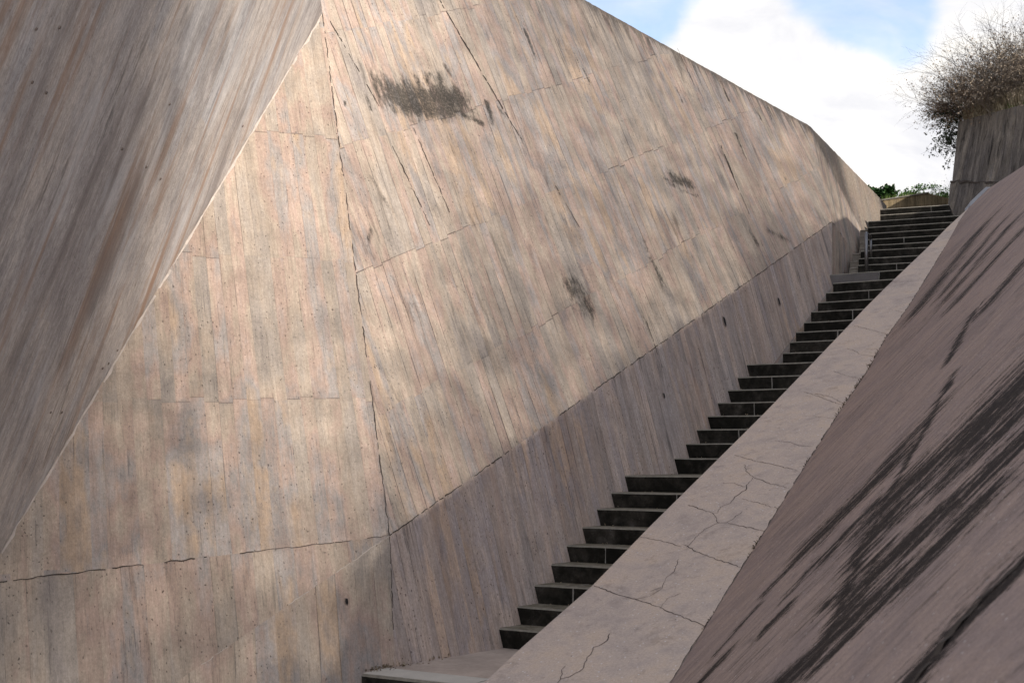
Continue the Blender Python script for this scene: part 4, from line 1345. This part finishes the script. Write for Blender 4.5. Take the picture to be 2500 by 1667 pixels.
# ------------------------------------------------------------------ unseen trees on the right plateau, crowns shaped to cast the wanted wall shade
# (wall point, wanted share of sunlight that shapes the crowns)
LIT = [(-2.40,12.32,3.49,1.00), (-2.10,12.96,4.40,1.00), (-2.54,10.00,3.18,0.60), (-2.66,8.93,2.84,0.08), (-2.81,7.68,2.44,0.03), (-2.96,8.99,1.93,0.05), (-3.14,7.93,1.43,0.00), (-2.74,11.67,2.51,1.00), (-3.32,10.00,0.79,0.12), (-3.45,9.22,0.42,0.00), (-3.59,10.08,-0.04,0.05), (-3.26,7.34,1.08,0.00), (-3.02,11.64,1.63,0.80), (-1.93,13.08,3.71,1.00), (-2.00,12.50,2.68,0.90), (-2.51,12.13,2.40,0.95), (-2.24,11.67,1.32,0.85), (-1.58,11.96,1.35,0.70), (-3.02,11.00,0.69,0.45), (-2.74,10.92,0.32,0.38), (-3.28,10.69,0.32,0.30), (-3.47,10.33,-0.21,0.20), (-3.01,10.43,-0.38,0.30), (-3.51,10.09,-0.63,0.20), (-3.73,9.90,-0.81,0.18), (-1.76,13.75,4.57,1.00), (-1.34,14.28,4.74,0.95), (-0.89,14.84,4.93,0.80), (-1.48,13.39,3.56,0.95), (-1.04,13.61,3.25,0.85), (-0.62,14.59,4.14,0.65), (-0.14,15.77,5.24,0.55), (0.41,16.04,4.83,0.52), (0.66,15.70,3.91,0.55), (-0.36,14.14,3.04,0.62), (1.61,17.26,4.89,0.50), (1.82,16.62,3.57,0.48), (3.28,18.52,4.29,0.50), (4.11,19.47,4.51,0.52), (4.38,19.29,3.81,0.60), (2.66,16.73,2.45,0.45), (1.14,15.08,2.21,0.48), (0.11,13.97,2.05,0.50), (-1.40,12.79,2.53,0.85), (0.11,13.18,0.83,0.42), (1.08,14.40,1.24,0.42), (-0.85,11.44,-0.42,0.38), (-1.58,14.22,5.02,1.00), (3.40,19.16,5.10,0.45), (0.72,16.89,5.67,0.45), (5.24,21.42,4.97,0.25), (5.26,21.77,5.42,0.20), (5.39,21.21,4.19,0.45), (6.10,23.08,4.72,1.00), (5.66,21.49,3.73,1.00), (6.52,23.79,4.46,1.00), (7.16,25.48,4.95,1.00), (-1.17,10.97,-0.87,0.20), (-3.14,9.85,-1.64,0.18), (-2.57,10.13,-1.52,0.25), (-0.83,11.22,-0.96,0.20), (-0.65,11.29,-1.33,0.05), (0.10,12.35,-0.85,0.03), (1.57,14.55,0.43,0.03), (3.67,17.60,1.99,0.05), (4.46,18.86,2.89,0.15), (-2.60,12.50,2.90,1.00), (-2.76,12.15,2.40,1.00), (-2.91,11.96,1.96,0.95), (-3.07,11.52,1.50,0.85), (-3.17,11.23,1.19,0.75), (-2.79,10.97,2.36,0.75), (-2.88,10.23,2.13,0.30), (-3.13,10.44,1.35,0.35), (-2.45,10.98,3.42,0.95), (-2.62,10.83,2.88,0.85), (-2.71,9.94,2.65,0.30), (-2.84,11.40,1.29,0.85), (-2.96,11.17,0.96,0.65), (-3.48,9.86,-1.16,0.28), (-2.90,10.10,-1.19,0.34), (-2.27,11.12,0.33,0.90), (-1.79,11.33,0.33,0.88), (-1.42,11.38,0.15,0.75), (-2.07,10.87,-0.29,0.85), (-2.54,10.62,-0.39,0.55), (-1.70,10.87,-0.57,0.75), (-1.19,11.12,-0.51,0.55), (-2.34,10.54,-0.69,0.65), (-0.95,11.71,0.15,0.58), (-1.25,12.21,1.38,0.88), (-0.73,12.47,0.99,0.60), (-0.98,12.94,2.12,0.70), (-1.83,10.63,-1.01,0.62), (-2.31,10.41,-1.06,0.50), (-0.31,12.35,0.16,0.45), (-2.01,11.48,0.80,0.90), (-1.97,10.44,-1.40,0.34), (-1.16,10.84,-1.28,0.20), (-1.04,10.78,-1.62,0.20), (-1.30,10.62,-1.76,0.16), (-2.25,10.21,-1.73,0.25), (-1.64,10.55,-1.52,0.27)]
pA = Vector((.5, .7, 0)).normalized(); pB = pA.cross(SUN_DIR)
if pB.z < 0: pB = -pB
LITA = np.array([(Vector(l[:3]).dot(pA), Vector(l[:3]).dot(pB), l[3]) for l in LIT])


def sunlit(p, q):
    d2 = (LITA[:, 0] - p) ** 2 + (LITA[:, 1] - q) ** 2
    wt = np.exp(-d2 / (2 * .50 ** 2)) + 1e-5 / (d2 + .05)
    return float((wt * LITA[:, 2]).sum() / wt.sum())


LF_TREE = veg_mat('tree_leaves', (.04, .06, .02), (.09, .11, .04))
BARK = simple('tree_bark', (.11, .085, .065), var=.4, scale=10)
rt_ = random.Random(77)
TREE_P = [5.0, 10.5, 16.0, 21.5]
leafs = [[] for _ in TREE_P]
LA = .15 * .040
P0_, P1_, Q0_, Q1_ = 2.0, 25.5, 1.2, 10.2
cell = .25
for ip in range(int((P1_ - P0_) / cell)):
    for iq in range(int((Q1_ - Q0_) / cell)):
        p = P0_ + (ip + .5) * cell; q = Q0_ + (iq + .5) * cell
        tau = -math.log(max(.035, sunlit(p, q) ** 1.6))
        nl = tau * cell * cell / (LA * .5)
        nl = int(nl) + (rt_.random() < nl - int(nl))
        for _ in range(nl):
            pp = p + rt_.uniform(-.5, .5) * cell; qq = q + rt_.uniform(-.5, .5) * cell
            pos = pA * pp + pB * qq + SUN_DIR * (-6.0 + rt_.uniform(35, 43))
            leafs[min(range(4), key=lambda t: abs(TREE_P[t] - pp + rt_.gauss(0, .4)))].append(pos)
for t in range(4):
    L_ = leafs[t]
    cx = sum((v_ for v_ in L_), Vector()) / len(L_)
    foot = Vector((cx.x, cx.y, 7.2))
    tr = empty('shade_tree', foot, 'unseen tree on the grass plateau right of the bank, crown shaped to shade the wall', 'tree', 'trees on the plateau right of the bank')
    T = Tubes(); Lf = Tubes()
    fork = foot + Vector((0, 0, 6.5))
    T.seg([foot - Vector((0, 0, 1.0)), foot + Vector((.06, .03, 3.0)), fork, fork.lerp(cx, .6)], [.34, .26, .20, .09])
    Tb = Tubes()
    for k in range(34):
        tip = rt_.choice(L_); a = fork.lerp(cx, rt_.uniform(0, .6)); mid_ = a.lerp(tip, .5) + Vector((rt_.uniform(-.3, .3), rt_.uniform(-.3, .3), .35))
        Tb.seg([a, mid_, tip], [.045, .028, .008])
    for v_ in L_:
        Lf.leaf(v_, rvec(rt_), rvec(rt_), .15 * rt_.uniform(.7, 1.25), .040 * rt_.uniform(.8, 1.2))
    T.build('trunk', BARK, tr); Tb.build('limbs', BARK, tr); Lf.build('crown', LF_TREE, tr)

# grit and dry leaves swept into the corners at the foot of the wall
LITTER = veg_mat('dry_litter', (.13, .095, .06), (.30, .24, .17))
T = Tubes(); r = random.Random(91)
for _ in range(420):
    p = dS * r.uniform(8.35, 9.98) + eS * (-6.50 + abs(r.gauss(0, .07))) + Vector((0, 0, -1.714))
    T.leaf(p, (rvec(r) * .8 + Vector((0, 0, .25))).normalized(), rvec(r), r.uniform(.012, .05), r.uniform(.004, .010))
for fl in FL:
    for (dd, ee, zz) in fl:
        for _ in range(9):
            p = dS * (dd + .27 - abs(r.gauss(0, .05))) + eS * (ee + .04 + abs(r.gauss(0, .25))) + Vector((0, 0, zz + .006))
            T.leaf(p, (rvec(r) * .8 + Vector((0, 0, .25))).normalized(), rvec(r), r.uniform(.01, .035), r.uniform(.004, .009))
tag(link('leaf_litter', mesh_np('leaf_litter', T.v, T.f), LITTER), 'dry leaf litter and grit lying along the foot of the wall and on the steps', 'litter', kind='stuff')

# small weeds in the joint between coping and bank
WD = veg_mat('joint_weeds', (.045, .032, .022), (.10, .075, .045))
for k, (t, s) in enumerate([(8.05, .05), (7.55, .05), (7.2, .07), (6.72, .04), (6.62, .055), (6.4, .055), (6.05, .06), (5.92, .05), (5.2, .035), (3.6, .045), (3.45, .035), (2.1, .03)]):
    i = int(t); p = Vector(OUT[i]).lerp(Vector(OUT[i + 1]), t - i)
    rt = empty('joint_weed', p, 'tiny dry brown weed rooted in the joint between coping and bank', 'weed', 'weeds in the joint beside the bank')
    rr = random.Random(500 + k); T = Tubes()
    for _ in range(16):
        b = p + (Vector(OUT[i + 1]) - Vector(OUT[i])).normalized() * rr.uniform(-.16, .16) + Vector((rr.uniform(-.008, .008), 0, 0))
        d = (Vector((-.3, -.2, .8)) + rvec(rr) * .9).normalized()
        T.leaf(b, d, rvec(rr), s * rr.uniform(.3, .75), .004)
    T.build('leaves', WD, rt)
